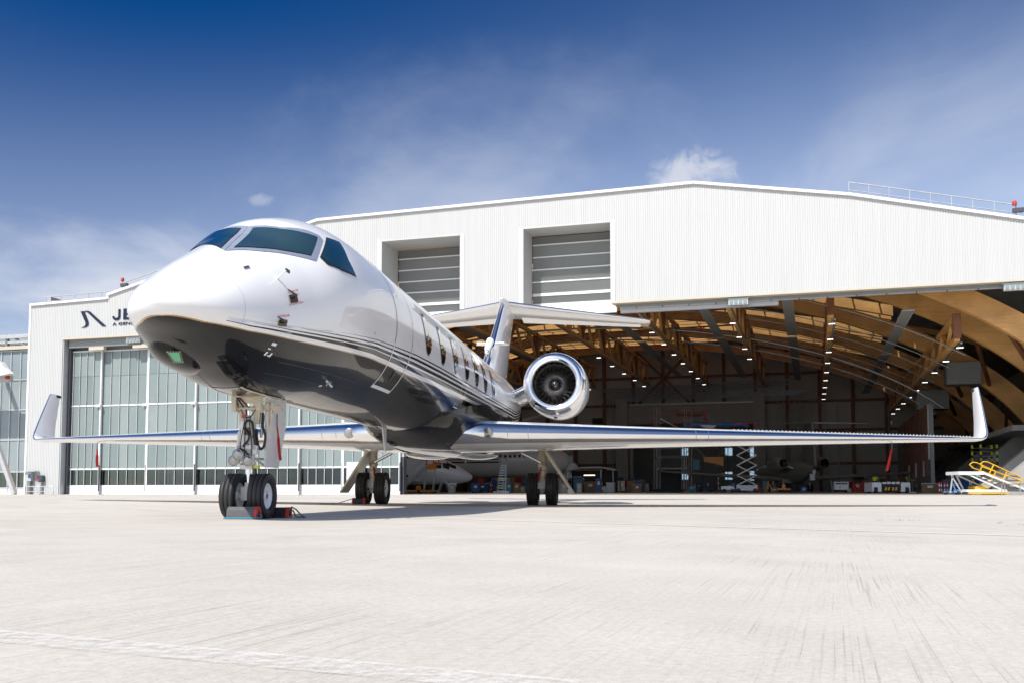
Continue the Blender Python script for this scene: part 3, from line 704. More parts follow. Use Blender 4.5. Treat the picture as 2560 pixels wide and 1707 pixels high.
# ------------------------------------------------------------------ the business jet
X0, Y0, PSI, ROLL, NG = -3.10, 11.73, 0.124, 0.0055, 2.35
jet = thing('business_jet', 'glossy white business jet with black belly, pinstripes and polished leading edges', 'airplane', (X0, Y0, gz(X0, Y0)))
jet.rotation_euler = (ROLL, 0, math.pi/2-PSI)
JX = lambda x, y, z: (x-NG, -y, z)               # x aft of the nose, y to port, z up  ->  local axes
FT = np.array([(0.0, 2.129, 2.129, 0.0, 2.129), (0.02, 2.08, 2.19, 0.12, 2.129), (0.1, 1.989, 2.31, 0.265, 2.133), (0.4, 1.863, 2.494, 0.525, 2.125),
 (1.0, 1.615, 2.822, 0.736, 2.128), (1.8, 1.441, 3.216, 0.92, 2.294), (2.6, 1.421, 3.635, 1.096, 2.533), (3.4, 1.45, 3.817, 1.161, 2.626),
 (4.2, 1.462, 3.855, 1.173, 2.666), (5.2, 1.465, 3.853, 1.196, 2.664), (17.5, 1.465, 3.853, 1.196, 2.664), (19.5, 1.62, 3.85, 1.16, 2.73), (25.0, 2.78, 3.78, 0.5, 3.22), (27.4, 3.30, 3.56, 0.10, 3.42)])
def pchip(xs, ys, x):
    x = np.asarray(x, float); hh = np.diff(xs); d = np.diff(ys)/hh
    m = np.zeros_like(ys); m[0] = d[0]; m[-1] = d[-1]
    for i in range(1, len(xs)-1):
        if d[i-1]*d[i] > 0:
            w1 = 2*hh[i]+hh[i-1]; w2 = hh[i]+2*hh[i-1]; m[i] = (w1+w2)/(w1/d[i-1]+w2/d[i])
    i = np.clip(np.searchsorted(xs, x, side='right')-1, 0, len(xs)-2); t = (x-xs[i])/hh[i]
    return (2*t**3-3*t**2+1)*ys[i]+(t**3-2*t**2+t)*hh[i]*m[i]+(-2*t**3+3*t**2)*ys[i+1]+(t**3-t**2)*hh[i]*m[i+1]
FS = np.sqrt(FT[:, 0])
def fsec(x):
    s = np.sqrt(np.clip(x, 0, 27.4)); return [pchip(FS, FT[:, k], s) for k in (1, 2, 3, 4)]
def fpt(x, th, off=0.0):
    """point of the fuselage skin; th = 0 crown, pi/2 port side, pi keel"""
    x = np.asarray(x, float); th = np.asarray(th, float)
    def P(x, th):
        zb, zt, hw, zm = fsec(x); ct = np.cos(th)
        return np.stack([x+0*th, hw*np.sin(th), np.where(ct > 0, zm+(zt-zm)*ct, zm+(zm-zb)*ct)], -1)
    p = P(x, th)
    if off:
        e = 1e-3; ex = np.minimum(1e-3, .4*x+1e-7); a = P(x+ex, th)-P(x-ex, th); b = P(x, th+e)-P(x, th-e)
        n = np.cross(a, b); n /= np.maximum(np.linalg.norm(n, axis=-1, keepdims=True), 1e-9)
        p = p+n*off
    return p
def th_of(x, y, z):
    zb, zt, hw, zm = [float(q) for q in fsec(x)]
    return math.atan2(y/max(hw, 1e-6), (z-zm)/((zt-zm) if z > zm else (zm-zb)))
def th_z(x, z):                                  # port-side angle at height z
    zb, zt, hw, zm = [float(q) for q in fsec(x)]
    c = (z-zm)/((zt-zm) if z > zm else max(zm-zb, 1e-6)); return math.acos(max(-1, min(1, c)))
def hitf(px, py):
    """ray through a photo pixel onto the fuselage skin -> (x, theta)"""
    d = ray(px, py); t = np.linspace(6, 40, 12001)
    W = t[:, None]*d; W[:, 2] += CAMH
    dx = W[:, 0]-X0; dy = W[:, 1]-Y0
    x = dx*math.sin(PSI)+dy*math.cos(PSI); y = dx*math.cos(PSI)-dy*math.sin(PSI); z = W[:, 2]
    y, z = y*math.cos(ROLL)-z*math.sin(ROLL), y*math.sin(ROLL)+z*math.cos(ROLL)
    x = x+NG; zb, zt, hw, zm = fsec(x)
    e = (y/np.maximum(hw, 1e-6))**2+np.where(z > zm, (z-zm)/np.maximum(zt-zm, 1e-6), (z-zm)/np.maximum(zm-zb, 1e-6))**2
    ok = (e <= 1) & (x > 0) & (x < 27)
    if not ok.any(): return None
    i = ok.argmax(); return x[i], th_of(x[i], y[i], z[i])
# paint scheme: heights of the stripe edges along the side
def main_z(x): return float(np.interp(x, [0, .1, .3, .75, 1.42, 2.38, 3.9, 5.7, 8, 12.6, 18.7, 22, 27.4], [1.99, 1.997, 1.966, 1.947, 1.964, 2.004, 2.085, 2.10, 2.14, 2.185, 2.24, 2.62, 3.2]))
def stripe_z(x):
    mz = main_z(x)
    zb = float(fsec(x)[0]); mz = max(mz, zb+.001)
    def rp(x0, full, span=4.0): return full*max(0.0, min(1.0, (x-x0)/span))**.8
    g_ = min(1.0, x*9+1e-4)
    q_ = lambda x0: max(.3, min(1.0, x/x0))
    d1b = q_(.25)*float(np.interp(x, [.25, 2, 6], [.026, .04, .052]))+.010*g_; w1 = rp(.25, .062)
    d2b = max(q_(.69)*float(np.interp(x, [.69, 2, 6], [.075, .098, .150])), d1b+w1+.010*g_); w2 = rp(.69, .048, 5)
    d3b = max(q_(1.46)*float(np.interp(x, [1.46, 2, 6], [.13, .140, .232])), d2b+w2+.01*g_); w3 = rp(1.46, .036, 5)
    d4b = max(q_(2.3)*float(np.interp(x, [2.3, 6], [.185, .302])), d3b+w3+.01*g_); w4 = rp(2.32, .022, 5)
    # from top to bottom: edges and the paint that lies under each edge
    return [(mz+d4b+w4, 1, w4), (mz+d4b, 0, 1), (mz+d3b+w3, 1, w3), (mz+d3b, 0, 1), (mz+d2b+w2, 1, w2), (mz+d2b, 0, 1), (mz+d1b+w1, 1, w1), (mz+d1b, 0, 1), (mz+.004*g_, 2 if x > .11 else 0, 1), (mz-.007*g_, 1, 1)]
def fuselage():
    XC = .45
    xs = np.unique(np.concatenate([np.linspace(math.sqrt(XC/3.2), 1, 50)**2*3.2, np.linspace(3.2, 19, 86), np.linspace(19, 27.4, 44)]))
    up, dn = 26, 22
    rows = []; mats = []; keep = []
    for x in xs:
        E = stripe_z(x); ths = [th_z(x, e[0]) for e in E]
        half = list(np.linspace(0, ths[0], up, endpoint=False))+ths+list(np.linspace(ths[-1], math.pi, dn+1)[1:])
        cols = [0]*up
        for (z, c, w) in E: cols.append(c if w > .0015 else 0)
        cols = cols[:len(half)-1]
        while len(cols) < len(half)-1: cols.append(1)
        full = [-t for t in half[::-1]]+half[1:]
        keep.append((x, full)); rows.append(fpt(np.full(len(full), x), np.array(full))); mats.append(cols[::-1]+cols)
    mb = MB(JX); mb.grid(rows, mats[:-1], True)
    n = len(rows[0])
    # nose cap: fine even grid, painted face by face
    cx = np.r_[np.linspace(.0, 1, 110)[1:]**2*XC]; cth = np.linspace(-math.pi, math.pi, 321); cap = []; cm = []
    for x in cx: cap.append(fpt(np.full(len(cth), x), cth))
    for i in range(len(cx)-1):
        xm = .5*(cx[i]+cx[i+1]); mz = main_z(xm); zc = .25*(cap[i][:-1, 2]+cap[i][1:, 2]+cap[i+1][:-1, 2]+cap[i+1][1:, 2])
        cm.append([(1 if z < mz-.006 else 2 if z < mz+.004 else 0) for z in zc])
    mb.grid(cap, cm, True)
    tip = fpt(np.array([0.0]), np.array([0.0]))[0]
    mb.add([tip]+list(cap[0]), [(0, i+1, i+2) for i in range(len(cth)-1)], 0, True)
    end = rows[-1]; c = end.mean(0)+np.array([.05, 0, 0]); mb.add([c]+list(end), [(0, i+2, i+1) for i in range(n-1)], 0, True)
    o = mb.build('fuselage', [M['paint'], M['black'], M['gold']], jet, False)
    # exact skin normals, so that reflections run smoothly across the paint edges
    nrm = []
    for x, full in keep:
        a = fpt(np.full(len(full), x), np.array(full), 1.0)-fpt(np.full(len(full), x), np.array(full)); nrm.append(a)
    nrm = np.concatenate(nrm); nrm[:, 1] *= -1
    extra = len(o.data.vertices)-len(nrm)
    nl = nrm[-len(rows[0]):]
    cn = np.concatenate([fpt(np.full(len(cth), x), cth, 1.0)-fpt(np.full(len(cth), x), cth) for x in cx]); cn[:, 1] *= -1
    nrm = np.concatenate([nrm, cn, np.array([[-1.0, 0, 0]]), cn[:len(cth)], np.array([[1.0, 0, 0]]), nl])
    assert len(nrm) == len(o.data.vertices)
    o.data.normals_split_custom_set_from_vertices([tuple(q) for q in nrm])
    return o
fus = fuselage()
def resample(poly, n):
    P = np.array(poly, float); seg = np.r_[0, np.cumsum(np.hypot(np.diff(P[:, 0]), np.diff(P[:, 1])))]
    t = np.linspace(0, seg[-1], n); return np.stack([np.interp(t, seg, P[:, 0]), np.interp(t, seg, P[:, 1])], 1)
def coons(top, bot, left, right, n=16, m=12):
    T, B, Lf, Rt = resample(top, n), resample(bot, n), resample(left, m), resample(right, m)
    u = np.linspace(0, 1, n)[None, :, None]; v = np.linspace(0, 1, m)[:, None, None]
    return (1-v)*T[None]+v*B[None]+(1-u)*Lf[:, None]+u*Rt[:, None]-((1-u)*(1-v)*T[0]+u*(1-v)*T[-1]+(1-u)*v*B[0]+u*v*B[-1])
def skin(name, G, off, mt, parent, smooth=True):
    return MB(JX).grid(fpt(G[..., 0], G[..., 1], off), 0, smooth).build(name, mt, parent, False)
def ribbon(pts, w, off, name, mt, parent, n=None):
    """thin strip that follows the skin along (x, theta) points"""
    P = resample(pts, n or max(3, len(pts)*4)); C = fpt(P[:, 0], P[:, 1], off); rows = []
    for i in range(len(P)):
        t = C[min(i+1, len(P)-1)]-C[max(i-1, 0)]; e = 1e-3
        a = fpt(P[i, 0]+e, P[i, 1])-fpt(P[i, 0]-e, P[i, 1]); b = fpt(P[i, 0], P[i, 1]+e)-fpt(P[i, 0], P[i, 1]-e)
        nn = np.cross(a, b); nn /= np.linalg.norm(nn); sd = np.cross(nn, t); sd /= np.linalg.norm(sd)
        rows.append([C[i]-sd*w/2, C[i]+sd*w/2])
    return MB(JX).grid(rows, 0, True).build(name, mt, parent, False)
c1 = lambda x, y: hitf(280+x/2.94, 500+y/2.94)
flip = lambda G: np.stack([G[..., 0], -G[..., 1]], -1)

# --- windshield
fr_t = [c1(*q) for q in [(1012,197),(1250,207),(1440,230),(1520,265)]]
fr_r = [c1(*q) for q in [(1520,265),(1548,297),(1525,375),(1497,453)]]
fr_b = [c1(*q) for q in [(832,378),(1100,382),(1300,405),(1497,453)]]
fr_l = [c1(*q) for q in [(1012,197),(922,288),(832,378)]]
pn_t = [c1(*q) for q in [(1045,213),(1250,224),(1400,247),(1500,278)]]
pn_b = [c1(*q) for q in [(903,355),(1080,358),(1250,375),(1453,411)]]
pn_l = [c1(*q) for q in [(1045,213),(903,355)]]; pn_r = [c1(*q) for q in [(1500,278),(1453,411)]]
GF = coons(fr_t, fr_b, fr_l, fr_r, 26, 16); GP = coons(pn_t, pn_b, pn_l, pn_r, 22, 12)
wf = skin('windshield_frame', GF, .006, M['frame'], jet)
def mirrored(G, centre_from):
    H_ = flip(G).copy(); w = np.linspace(1, 0, G.shape[1])[None, :, None]
    dl = centre_from[:, :1]-H_[:, :1]
    return H_+dl*w
gap = np.zeros(2); 
Gc = GF.copy(); Gc[..., 1] -= .012
GFL = mirrored(GF, Gc)
wfl = skin('windshield_frame', GFL, .006, M['frame'], jet)
lp_l = [c1(*q) for q in [(945,215),(872,287),(798,358)]]
GPL = flip(GP); Lc = resample(lp_l, GP.shape[0])[:, None]; GPL = GPL+(Lc-GPL[:, :1])*np.linspace(1, 0, GP.shape[1])[None, :, None]
for G_, f_ in ((GP, wf), (GPL, wfl)):
    p = skin('windshield_pane', G_, .014, M['glass'], jet)
    c = G_.mean((0, 1)); 
    S = c+(G_-c)*np.array([1.03, 1.03]); skin('pane_seal', S, .011, M['seal'], p)
    mb = MB(JX)
    edge = []
    F_ = GF if f_ is wf else GFL
    for t in np.linspace(.03, .97, 34): edge += [(t, .055), (t, .955)]
    for t in np.linspace(.08, .92, 20): edge += [(.035, t), (.075, t)] + ([(.955, t)])
    for u, v in edge:
        i = v*(F_.shape[0]-1); j = u*(F_.shape[1]-1); q = F_[int(round(i)), int(j)]*(1-(j-int(j)))+F_[int(round(i)), min(int(j)+1, F_.shape[1]-1)]*(j-int(j))
        o = fpt(q[0], q[1], .0075); r = .0065
        k = 6; e = 1e-3; a = fpt(q[0]+e, q[1])-fpt(q[0]-e, q[1]); b = fpt(q[0], q[1]+e)-fpt(q[0], q[1]-e); a /= np.linalg.norm(a); b /= np.linalg.norm(b)
        mb.add([o+a*(r*math.cos(2*math.pi*w/k))+b*(r*math.sin(2*math.pi*w/k)) for w in range(k)], [tuple(range(k))], 0)
    tag(mb.build('rivets', M['rivet'], f_, False), kind='stuff')
# --- side cockpit windows
sw = dict(top=[c1(1578,285), c1(1625,300), c1(1670,318)], bot=[c1(1535,420), c1(1592,477), c1(1690,517), c1(1786,558)], left=[c1(1578,285), c1(1535,420)], right=[c1(1670,318), c1(1728,438), c1(1786,558)])
GS = coons(**sw, n=14, m=12)
for G_ in (GS, flip(GS)):
    p = skin('side_window', G_, .011, M['glass'], jet); c = G_.mean((0, 1)); skin('pane_seal', c+(G_-c)*1.07, .007, M['seal'], p)
# --- cabin windows
for side in (1, -1):
    for k in range(7):
        xc = 6.79+1.234*k; zc = 2.862
        def oval(sx, sz, n=28, rings=4):
            g = []
            for r in np.linspace(0.02, 1, rings):
                row = []
                for j in range(n+1):
                    a = 2*math.pi*j/n; x = xc+sx*r*math.cos(a); z = zc+sz*r*math.sin(a); row.append((x, side*th_z(x, z)))
                g.append(row)
            return np.array(g)
        w = skin('cabin_window', oval(.262, .355), .005, M['steel'], jet)
        skin('pane', oval(.235, .325), .009, M['cabinglass'], w)
# --- forward passenger door, outlined in the skin
def zpath(x, z0, z1, n=26): return [(x, th_z(x, z)) for z in np.linspace(z0, z1, n)]
dfr, drr = 4.685, 5.65
zM = stripe_z(5.0)[-1][0]; zS = stripe_z(5.0)[0][0]
crown = [(dfr, t) for t in np.linspace(.10, th_z(dfr, zS+.02), 24)]; crown2 = [(drr, t) for t in np.linspace(.10, th_z(drr, zS+.02), 24)]
door = ribbon(crown, .020, .004, 'cabin_door', M['seam'], jet)
tag(door, 'outlined forward cabin door')
ribbon(crown2, .014, .004, 'door_seam', M['seam'], door)
bot = 1.80
ribbon(zpath(dfr, zS+.03, bot), .030, .005, 'door_outline', M['whitetext'], door)
ribbon(zpath(drr, zS+.03, bot), .030, .005, 'door_outline', M['whitetext'], door)
ribbon([(x, th_z(x, bot+.012)) for x in np.linspace(dfr-.015, drr+.015, 12)], .055, .006, 'door_outline', M['whitetext'], door)
ribbon([(x, th_z(x, 2.0+.02*(x-5))) for x in (5.18, 5.2, 5.22)], .16, .012, 'door_handle', M['darkmetal'], door)
# baggage / emergency outline over the wing
zl = lambda x: stripe_z(x)[0][0]
for xx in (10.15, 10.65): ribbon(zpath(xx, zl(xx)+.06, 1.98, 12), .022, .005, 'panel_outline', M['whitetext'], jet)
ribbon([(x, th_z(x, 1.98)) for x in np.linspace(10.15, 10.65, 6)], .022, .005, 'panel_outline', M['whitetext'], jet)
# hatch seams under the nose
for zz in (1.62, 1.74):
    ribbon([(x, th_z(x, zz+.02*(x-2))) for x in np.linspace(1.5, 4.2, 20)], .005, .003, 'skin_seam', M['seam'], jet)
ribbon([(x, -math.pi+.16+.02*(x-1)) for x in np.linspace(.95, 2.0, 12)], .006, .003, 'skin_seam', M['seam'], jet)
for xx in (0.62,):
    ribbon([(xx, t) for t in np.linspace(-2.0, 2.0, 50)], .004, .0015, 'radome_seam', M['lightsteel'], jet)
# small air data probes with bronze base plates
def probe(cx, cy, name='pitot_probe', mirror=False):
    q = c1(cx, cy)
    for side in ((1, -1) if mirror else (1,)):
        G_ = np.array([[(q[0]+u, side*(q[1]+v)) for u in np.linspace(-.075, .075, 6)] for v in np.linspace(-.055, .055, 5)])
        b = skin(name, G_, .012, M['bronze'], jet)
        base = fpt(q[0]-.02, side*(q[1]-.02), .012); out = fpt(q[0]-.06, side*(q[1]-.02), .09); tipp = out+np.array([-.26, 0, .012])
        MB(JX).path([base, (base+out)/2+np.array([.01, 0, 0]), out, out+np.array([-.05, 0, 0]), tipp], [.022, .02, .016, .014, .006], 8).build('probe_tube', M['darkmetal'], b)
probe(1330, 728); probe(1250, 905)
q = c1(1215, 578)
vane = MB(JX).path([fpt(q[0], q[1], -.01), fpt(q[0], q[1], .14)], [.012, .009], 8).build('angle_vane', M['paint'], jet); MB(JX).box(fpt(q[0]+.06, q[1], .12), (.12, .012, .035)).build('vane_blade', M['darkmetal'], vane)
q = c1(985, 500); skin('ice_detector', np.array([[(q[0]+u, q[1]+v) for u in (-.05, 0, .05)] for v in (-.02, .02)]), .012, M['steel'], jet)
def decal(txt, cx, cy, size, mt):
    q = c1(cx, cy); e = 1e-3
    a = fpt(q[0]+e, q[1])-fpt(q[0]-e, q[1]); b = fpt(q[0], q[1]-e)-fpt(q[0], q[1]+e); a /= np.linalg.norm(a)
    sc = 1/np.linalg.norm(fpt(q[0], q[1]+.5)-fpt(q[0], q[1]-.5))
    def to(x, y, z):
        xx = q[0]+x*.92; th = q[1]-y*sc; return Vector(JX(*fpt(xx, th, .006+z)))
    letters(txt, 0, 0, size, mt, fus, 'lettering', .0, 1.0, to, .0004)
decal('NO HAND GRIP', 1290, 690, 0.030, M['redtext']); decal('HOT DO NOT TOUCH', 1300, 780, 0.028, M['redtext']); decal('NO HAND GRIP', 1226, 862, 0.028, M['redtext']); decal('HOT DO NOT TOUCH', 1204, 975, 0.028, M['whitetext'])
decal('PULL', 1925, 985, .03, M['redtext'])
for cx, cy, w, h in ((1190, 1060, .085, .05), (1155, 1091, .05, .022), (1130, 1125, .03, .075), (1142, 1139, .022, .022), (1163, 1136, .03, .075), (1530, 1362, .09, .03)):
    q = c1(cx, cy); skin('placard', np.array([[(q[0]+u, q[1]+v) for u in (-w/2, w/2)] for v in (-h/2, h/2)]), .004, M['whitetext'], fus)
q = c1(1578, 1325)
MB(JX).tube(fpt(q[0], q[1], -.01), fpt(q[0]+.03, q[1], .10), .022, .016, 8).lathe([(0, .045), (.02, .045)], fpt(q[0], q[1], .04), fpt(q[0], q[1], .05)-fpt(q[0], q[1], 0), 12).build('drain_mast', M['steel'], jet)
q = c1(975, 1140); MB(JX).tube(fpt(q[0], q[1], -.01), fpt(q[0], q[1], .05), .01, None, 6).build('drain_mast', M['darkmetal'], jet)
# --- sensor blister with green window under the nose
def blister():
    cx, ct = .80, -math.pi+.42
    rows = []
    for v in np.linspace(-1, 1, 21):
        row = []
        for u in np.linspace(-1, 1, 21):
            uu = u; vv = v*(1-.25*max(0, u)); r = math.sqrt(uu*uu+v*v)
            x = cx+.14+.34*u; th = ct+.42*vv
            hgt = .10*max(0, 1-r*r)**.5*(0.75+.25*max(-.6, -u)) if r < 1 else 0
            row.append(fpt(x, th, hgt-.004))
        rows.append(row)
    b = MB(JX).grid(rows, 0, True).build('sensor_blister', M['black'], jet, False)
    # the window faces forward and down
    def W(cx_, cy_, Y):
        P = at_y(cx_, cy_, Y); dx, dy = P[0]-X0, P[1]-Y0
        x = dx*math.sin(PSI)+dy*math.cos(PSI)+NG; y = dx*math.cos(PSI)-dy*math.sin(PSI); return np.array([x, y, P[2]])
    cc = lambda x, y: (280+x/2.94, 500+y/2.94)
    Yw = 9.96
    out = [W(*cc(*q), Yw+.10*(q[1]-1105)/90) for q in ((388,1108),(498,1108),(523,1195),(447,1197))]
    inn = [W(*cc(*q), Yw-.012+.10*(q[1]-1105)/90) for q in ((403,1118),(487,1118),(505,1186),(455,1187))]
    MB(JX).add(out, [(0, 1, 2, 3)]).build('window_bezel', M['bronze'], b, False)
    MB(JX).add(inn, [(0, 1, 2, 3)]).build('sensor_window', M['greenglass'], b, False)
    mb = MB(JX)
    for k in range(4):
        A_, B_ = np.array(out[k]), np.array(out[(k+1) % 4]); c = sum(np.array(q) for q in out)/4
        for t in np.linspace(.08, .92, 5):
            o = A_+(B_-A_)*t; o = o+(c-o)*.09; mb.lathe([(0, .006), (.004, .003)], o-np.array([.006, 0, 0]), (-1, 0, 0), 6)
    tag(mb.build('bezel_bolts', M['rivet'], b), kind='stuff')
blister()
# nose gear bay: black patch on the belly skin paints the hollow's shade, with cream lips
bay = skin('gear_bay_shade', np.array([[(x, math.pi+t) for x in np.linspace(1.62, 2.75, 10)] for t in np.linspace(-.19, .19, 6)]), .004, M['spinner'], jet)
for t in (-.21, .21): ribbon([(x, math.pi+t) for x in np.linspace(1.6, 2.75, 10)], .03, .012, 'bay_lip', M['gearcream'], bay)

# --- belly fairing
def fairing():
    T = np.array([(9.3, .25, 1.62, 1.475), (9.8, .62, 1.75, 1.42), (10.5, .98, 1.95, 1.33), (11.4, 1.22, 2.12, 1.235), (12.6, 1.36, 2.2, 1.18), (15, 1.42, 2.2, 1.16), (17, 1.3, 2.15, 1.22), (18.4, .98, 1.95, 1.38), (19.3, .5, 1.8, 1.55)])
    rows = []
    for x in np.linspace(9.3, 19.3, 46):
        w, zt, zb = [float(pchip(T[:, 0], T[:, k], x)) for k in (1, 2, 3)]; zc = zt; row = []
        for t in np.linspace(0, math.pi, 31):
            c, s_ = math.cos(t), math.sin(t); row.append((x, w*math.copysign(abs(c)**.75, c), zc-(zc-zb)*s_**.8))
        rows.append(row)
    o = MB(JX).grid(rows, 0, True).build('belly_fairing', M['black'], jet, False)
    return o
bf = fairing()
for y, m_ in ((-.55, 0), (.62, 0)):
    rows = [[(15.2+1.15*math.cos(a)*math.cos(b), y+.52*math.sin(a)*math.cos(b), 1.22-.11*math.sin(b)) for a in np.linspace(0, 2*math.pi, 25)] for b in np.linspace(0, math.pi/2, 7)]
    MB(JX).grid(rows, 0, True).build('gear_door', M['winglow'], jet, False)
MB(JX).box((15.7, .28, 1.08), (.03, .02, .09)).build('drain_mast', M['gearcream'], bf)
blade = MB(JX).prism([(8.5, 1.49), (8.78, 1.49), (8.80, 1.05), (8.70, 1.05)], -.011, .011, lambda u, v, w: (u, w, v)).build('blade_antenna', M['winglow'], jet)
MB(JX).path([(8.55, -.02, 1.46), (8.3, -.12, 1.52), (8.1, -.2, 1.60)], [.02, .014, .006], 6).build('antenna_whisker', M['winglow'], blade)
for xx, yy in ((10.9, .75), (10.75, -.45), (11.1, -.72)):
    q = None
    MB(JX).lathe([(0, .035), (.012, .02)], (xx, yy, 1.30), (0, 0, -1), 8).build('small_vent', M['steel'], bf)

# --- wings
tq = np.r_[0, .004, .012, .024, .04, .06, .10, .16, .24, .34, .45, .57, .70, .85, 1.0]
def yt(t, tc): return 5*tc*(.2969*np.sqrt(t)-.126*t-.3516*t**2+.2843*t**3-.1036*t**4)
def section(ya, z, xle, ch, tc, dih, side, camb=.012):
    up = np.array([0, -math.sin(dih), math.cos(dih)])
    def p(t, s):
        n = s*yt(t, tc)*(1.0 if s > 0 else .95)*ch+camb*ch*(t-t*t)*2-.012*ch*t
        q = np.array([xle+t*ch, ya, z])+up*n; return (q[0], side*q[1], q[2])
    return [p(t, -1) for t in tq[::-1]]+[p(t, 1) for t in tq[1:]]
XLE = lambda y: 11.40+.672*(y-1.37)
TEp = [(0.5, 17.4), (1.37, 17.45), (4.6, 18.15), (13.95, 21.15)]
NL = len(tq); lo_i, hi_i = NL-1-5, NL-1+5         # chrome band around the leading edge
def wing(side, label):
    secs = []
    for y in np.r_[.6, 1.0, 1.25, np.linspace(1.37, 13.95, 34)]:
        xl = XLE(max(y, 1.2))-(.0 if y >= 1.37 else .10*(1.37-y)); te = float(np.interp(y, [a for a, b in TEp], [b for a, b in TEp]))
        z = 1.545+(y-1.37)*.0252+.0000*(y-1.37)**2; secs.append((y, z, xl, te-xl, float(np.interp(y, [.6, 3, 13.95], [.115, .108, .095])), .03))
    P = np.array([section(*s_, side) for s_ in secs])
    w = MB(JX); w.grid(P[:, :lo_i+1], 0, True); w.grid(P[:, hi_i:], 1, True)
    wo = w.build('wing', [M['winglow'], M['paint']], jet, False); tag(wo, label)
    MB(JX).grid(P[:, lo_i:hi_i+1], 0, True).build('leading_edge', M['chrome'], wo, False)
    # winglet
    y1, z1, x1, c1_, t1, _ = secs[-1]
    W = [(y1, z1, x1, c1_, .095, .03), (y1+.10, z1+.012, x1+.07, c1_-.03, .095, .25), (y1+.18, z1+.05, x1+.13, c1_-.05, .095, .6), (y1+.235, z1+.12, x1+.20, c1_-.08, .09, 1.0), (y1+.265, z1+.22, x1+.28, c1_-.12, .085, 1.30),
         (y1+.30, z1+.55, x1+.52, c1_-.27, .08, 1.44), (y1+.34, z1+1.0, x1+.86, c1_-.46, .08, 1.47), (y1+.38, z1+1.50, x1+1.24, c1_-.68, .08, 1.47), (y1+.385, z1+1.56, x1+1.31, c1_-.76, .05, 1.47)]
    Q = np.array([section(*s_, side) for s_ in W])
    mb = MB(JX); mb.grid(Q[:, :lo_i+2], 0, True); mb.grid(Q[:, hi_i-1:], 0, True); mb.add(list(Q[-1]), [tuple(range(len(Q[-1])))], 0)
    wl = mb.build('winglet', M['paint'], wo, False)
    MB(JX).grid(Q[:, lo_i+1:hi_i], 0, True).build('winglet_edge', M['chrome'], wo, False)
    MB(JX).box((x1+1.75, side*(y1+.375), z1+1.50), (.26, .035, .08)).build('winglet_tip_lamp', M['darkmetal'], wo)
    # small vortex generators on the outer wing
    vg = MB(JX)
    for y in np.linspace(6.9, 13.7, 66):
        xl = XLE(y); z = 1.545+(y-1.37)*.0252; te = float(np.interp(y, [a for a, b in TEp], [b for a, b in TEp])); ch = te-xl; t = .20
        zz = z+float(yt(np.array(t), .1))*ch+.01*ch*2*(t-t*t)*1.0-.012*ch*t-.005
        vg.add([(xl+t*ch, side*(y-.02), zz), (xl+t*ch+.11, side*(y+.03), zz), (xl+t*ch+.09, side*(y+.03), zz+.030), (xl+t*ch+.03, side*(y-.01), zz+.026)], [(0, 1, 2, 3)])
    tag(vg.build('vortex_generators', M['paint'], wo, False), kind='stuff')
    # landing light in the root leading edge
    yl = 1.48; xl = XLE(yl); zl_ = 1.545
    lamp = MB(JX).lathe([(0, .115), (-.012, .112), (-.02, .10)], (xl-.012, side*yl, zl_), (1, 0, 0), 24).build('landing_light', M['steel'], wo)
    MB(JX).lathe([(-.021, .1), (-.033, .07), (-.038, .03), (-.039, .001)], (xl-.012, side*yl, zl_), (1, 0, 0), 24).build('lamp_lens', M['lens'], wo)
    for yy in (1.85, 2.25, 5.9, 6.2):
        xl = XLE(yy); te = float(np.interp(yy, [a for a, b in TEp], [b for a, b in TEp])); S_ = section(yy, 1.545+(yy-1.37)*.0252, xl, te-xl, .109, .03, side)
        S2 = section(yy+.008, 1.545+(yy-1.37)*.0252, XLE(yy+.008), te-xl, .109, .03, side)
        c = np.mean(S_, axis=0)
        A_ = np.array(S_)[lo_i:hi_i+1]; B_ = np.array(S2)[lo_i:hi_i+1]; o = np.array([-.0025, 0, 0])
        MB(JX).grid([A_+o, B_+o], 0, True).build('edge_seam', M['greysteel'], wo, False)
    # flap track fairings
    for yy, ln in ():
        te = float(np.interp(yy, [a for a, b in TEp], [b for a, b in TEp])); z = 1.545+(yy-1.37)*.0252-.10
        rows = [[(te-ln+2*ln*.62*t, side*yy+.10*math.sin(math.pi*min(1, t))**.6*math.cos(a), z-.02*t*2-.09*math.sin(math.pi*min(1, t))**.6*math.sin(a)-.03) for a in np.linspace(0, 2*math.pi, 15)] for t in np.linspace(0, 1, 14)]
        MB(JX).grid(rows, 0, True).build('flap_fairing', M['winglow'], wo, False)
    # root fillet
    return wo
wing_p = wing(1, 'port wing'); wing_s = wing(-1, 'starboard wing')

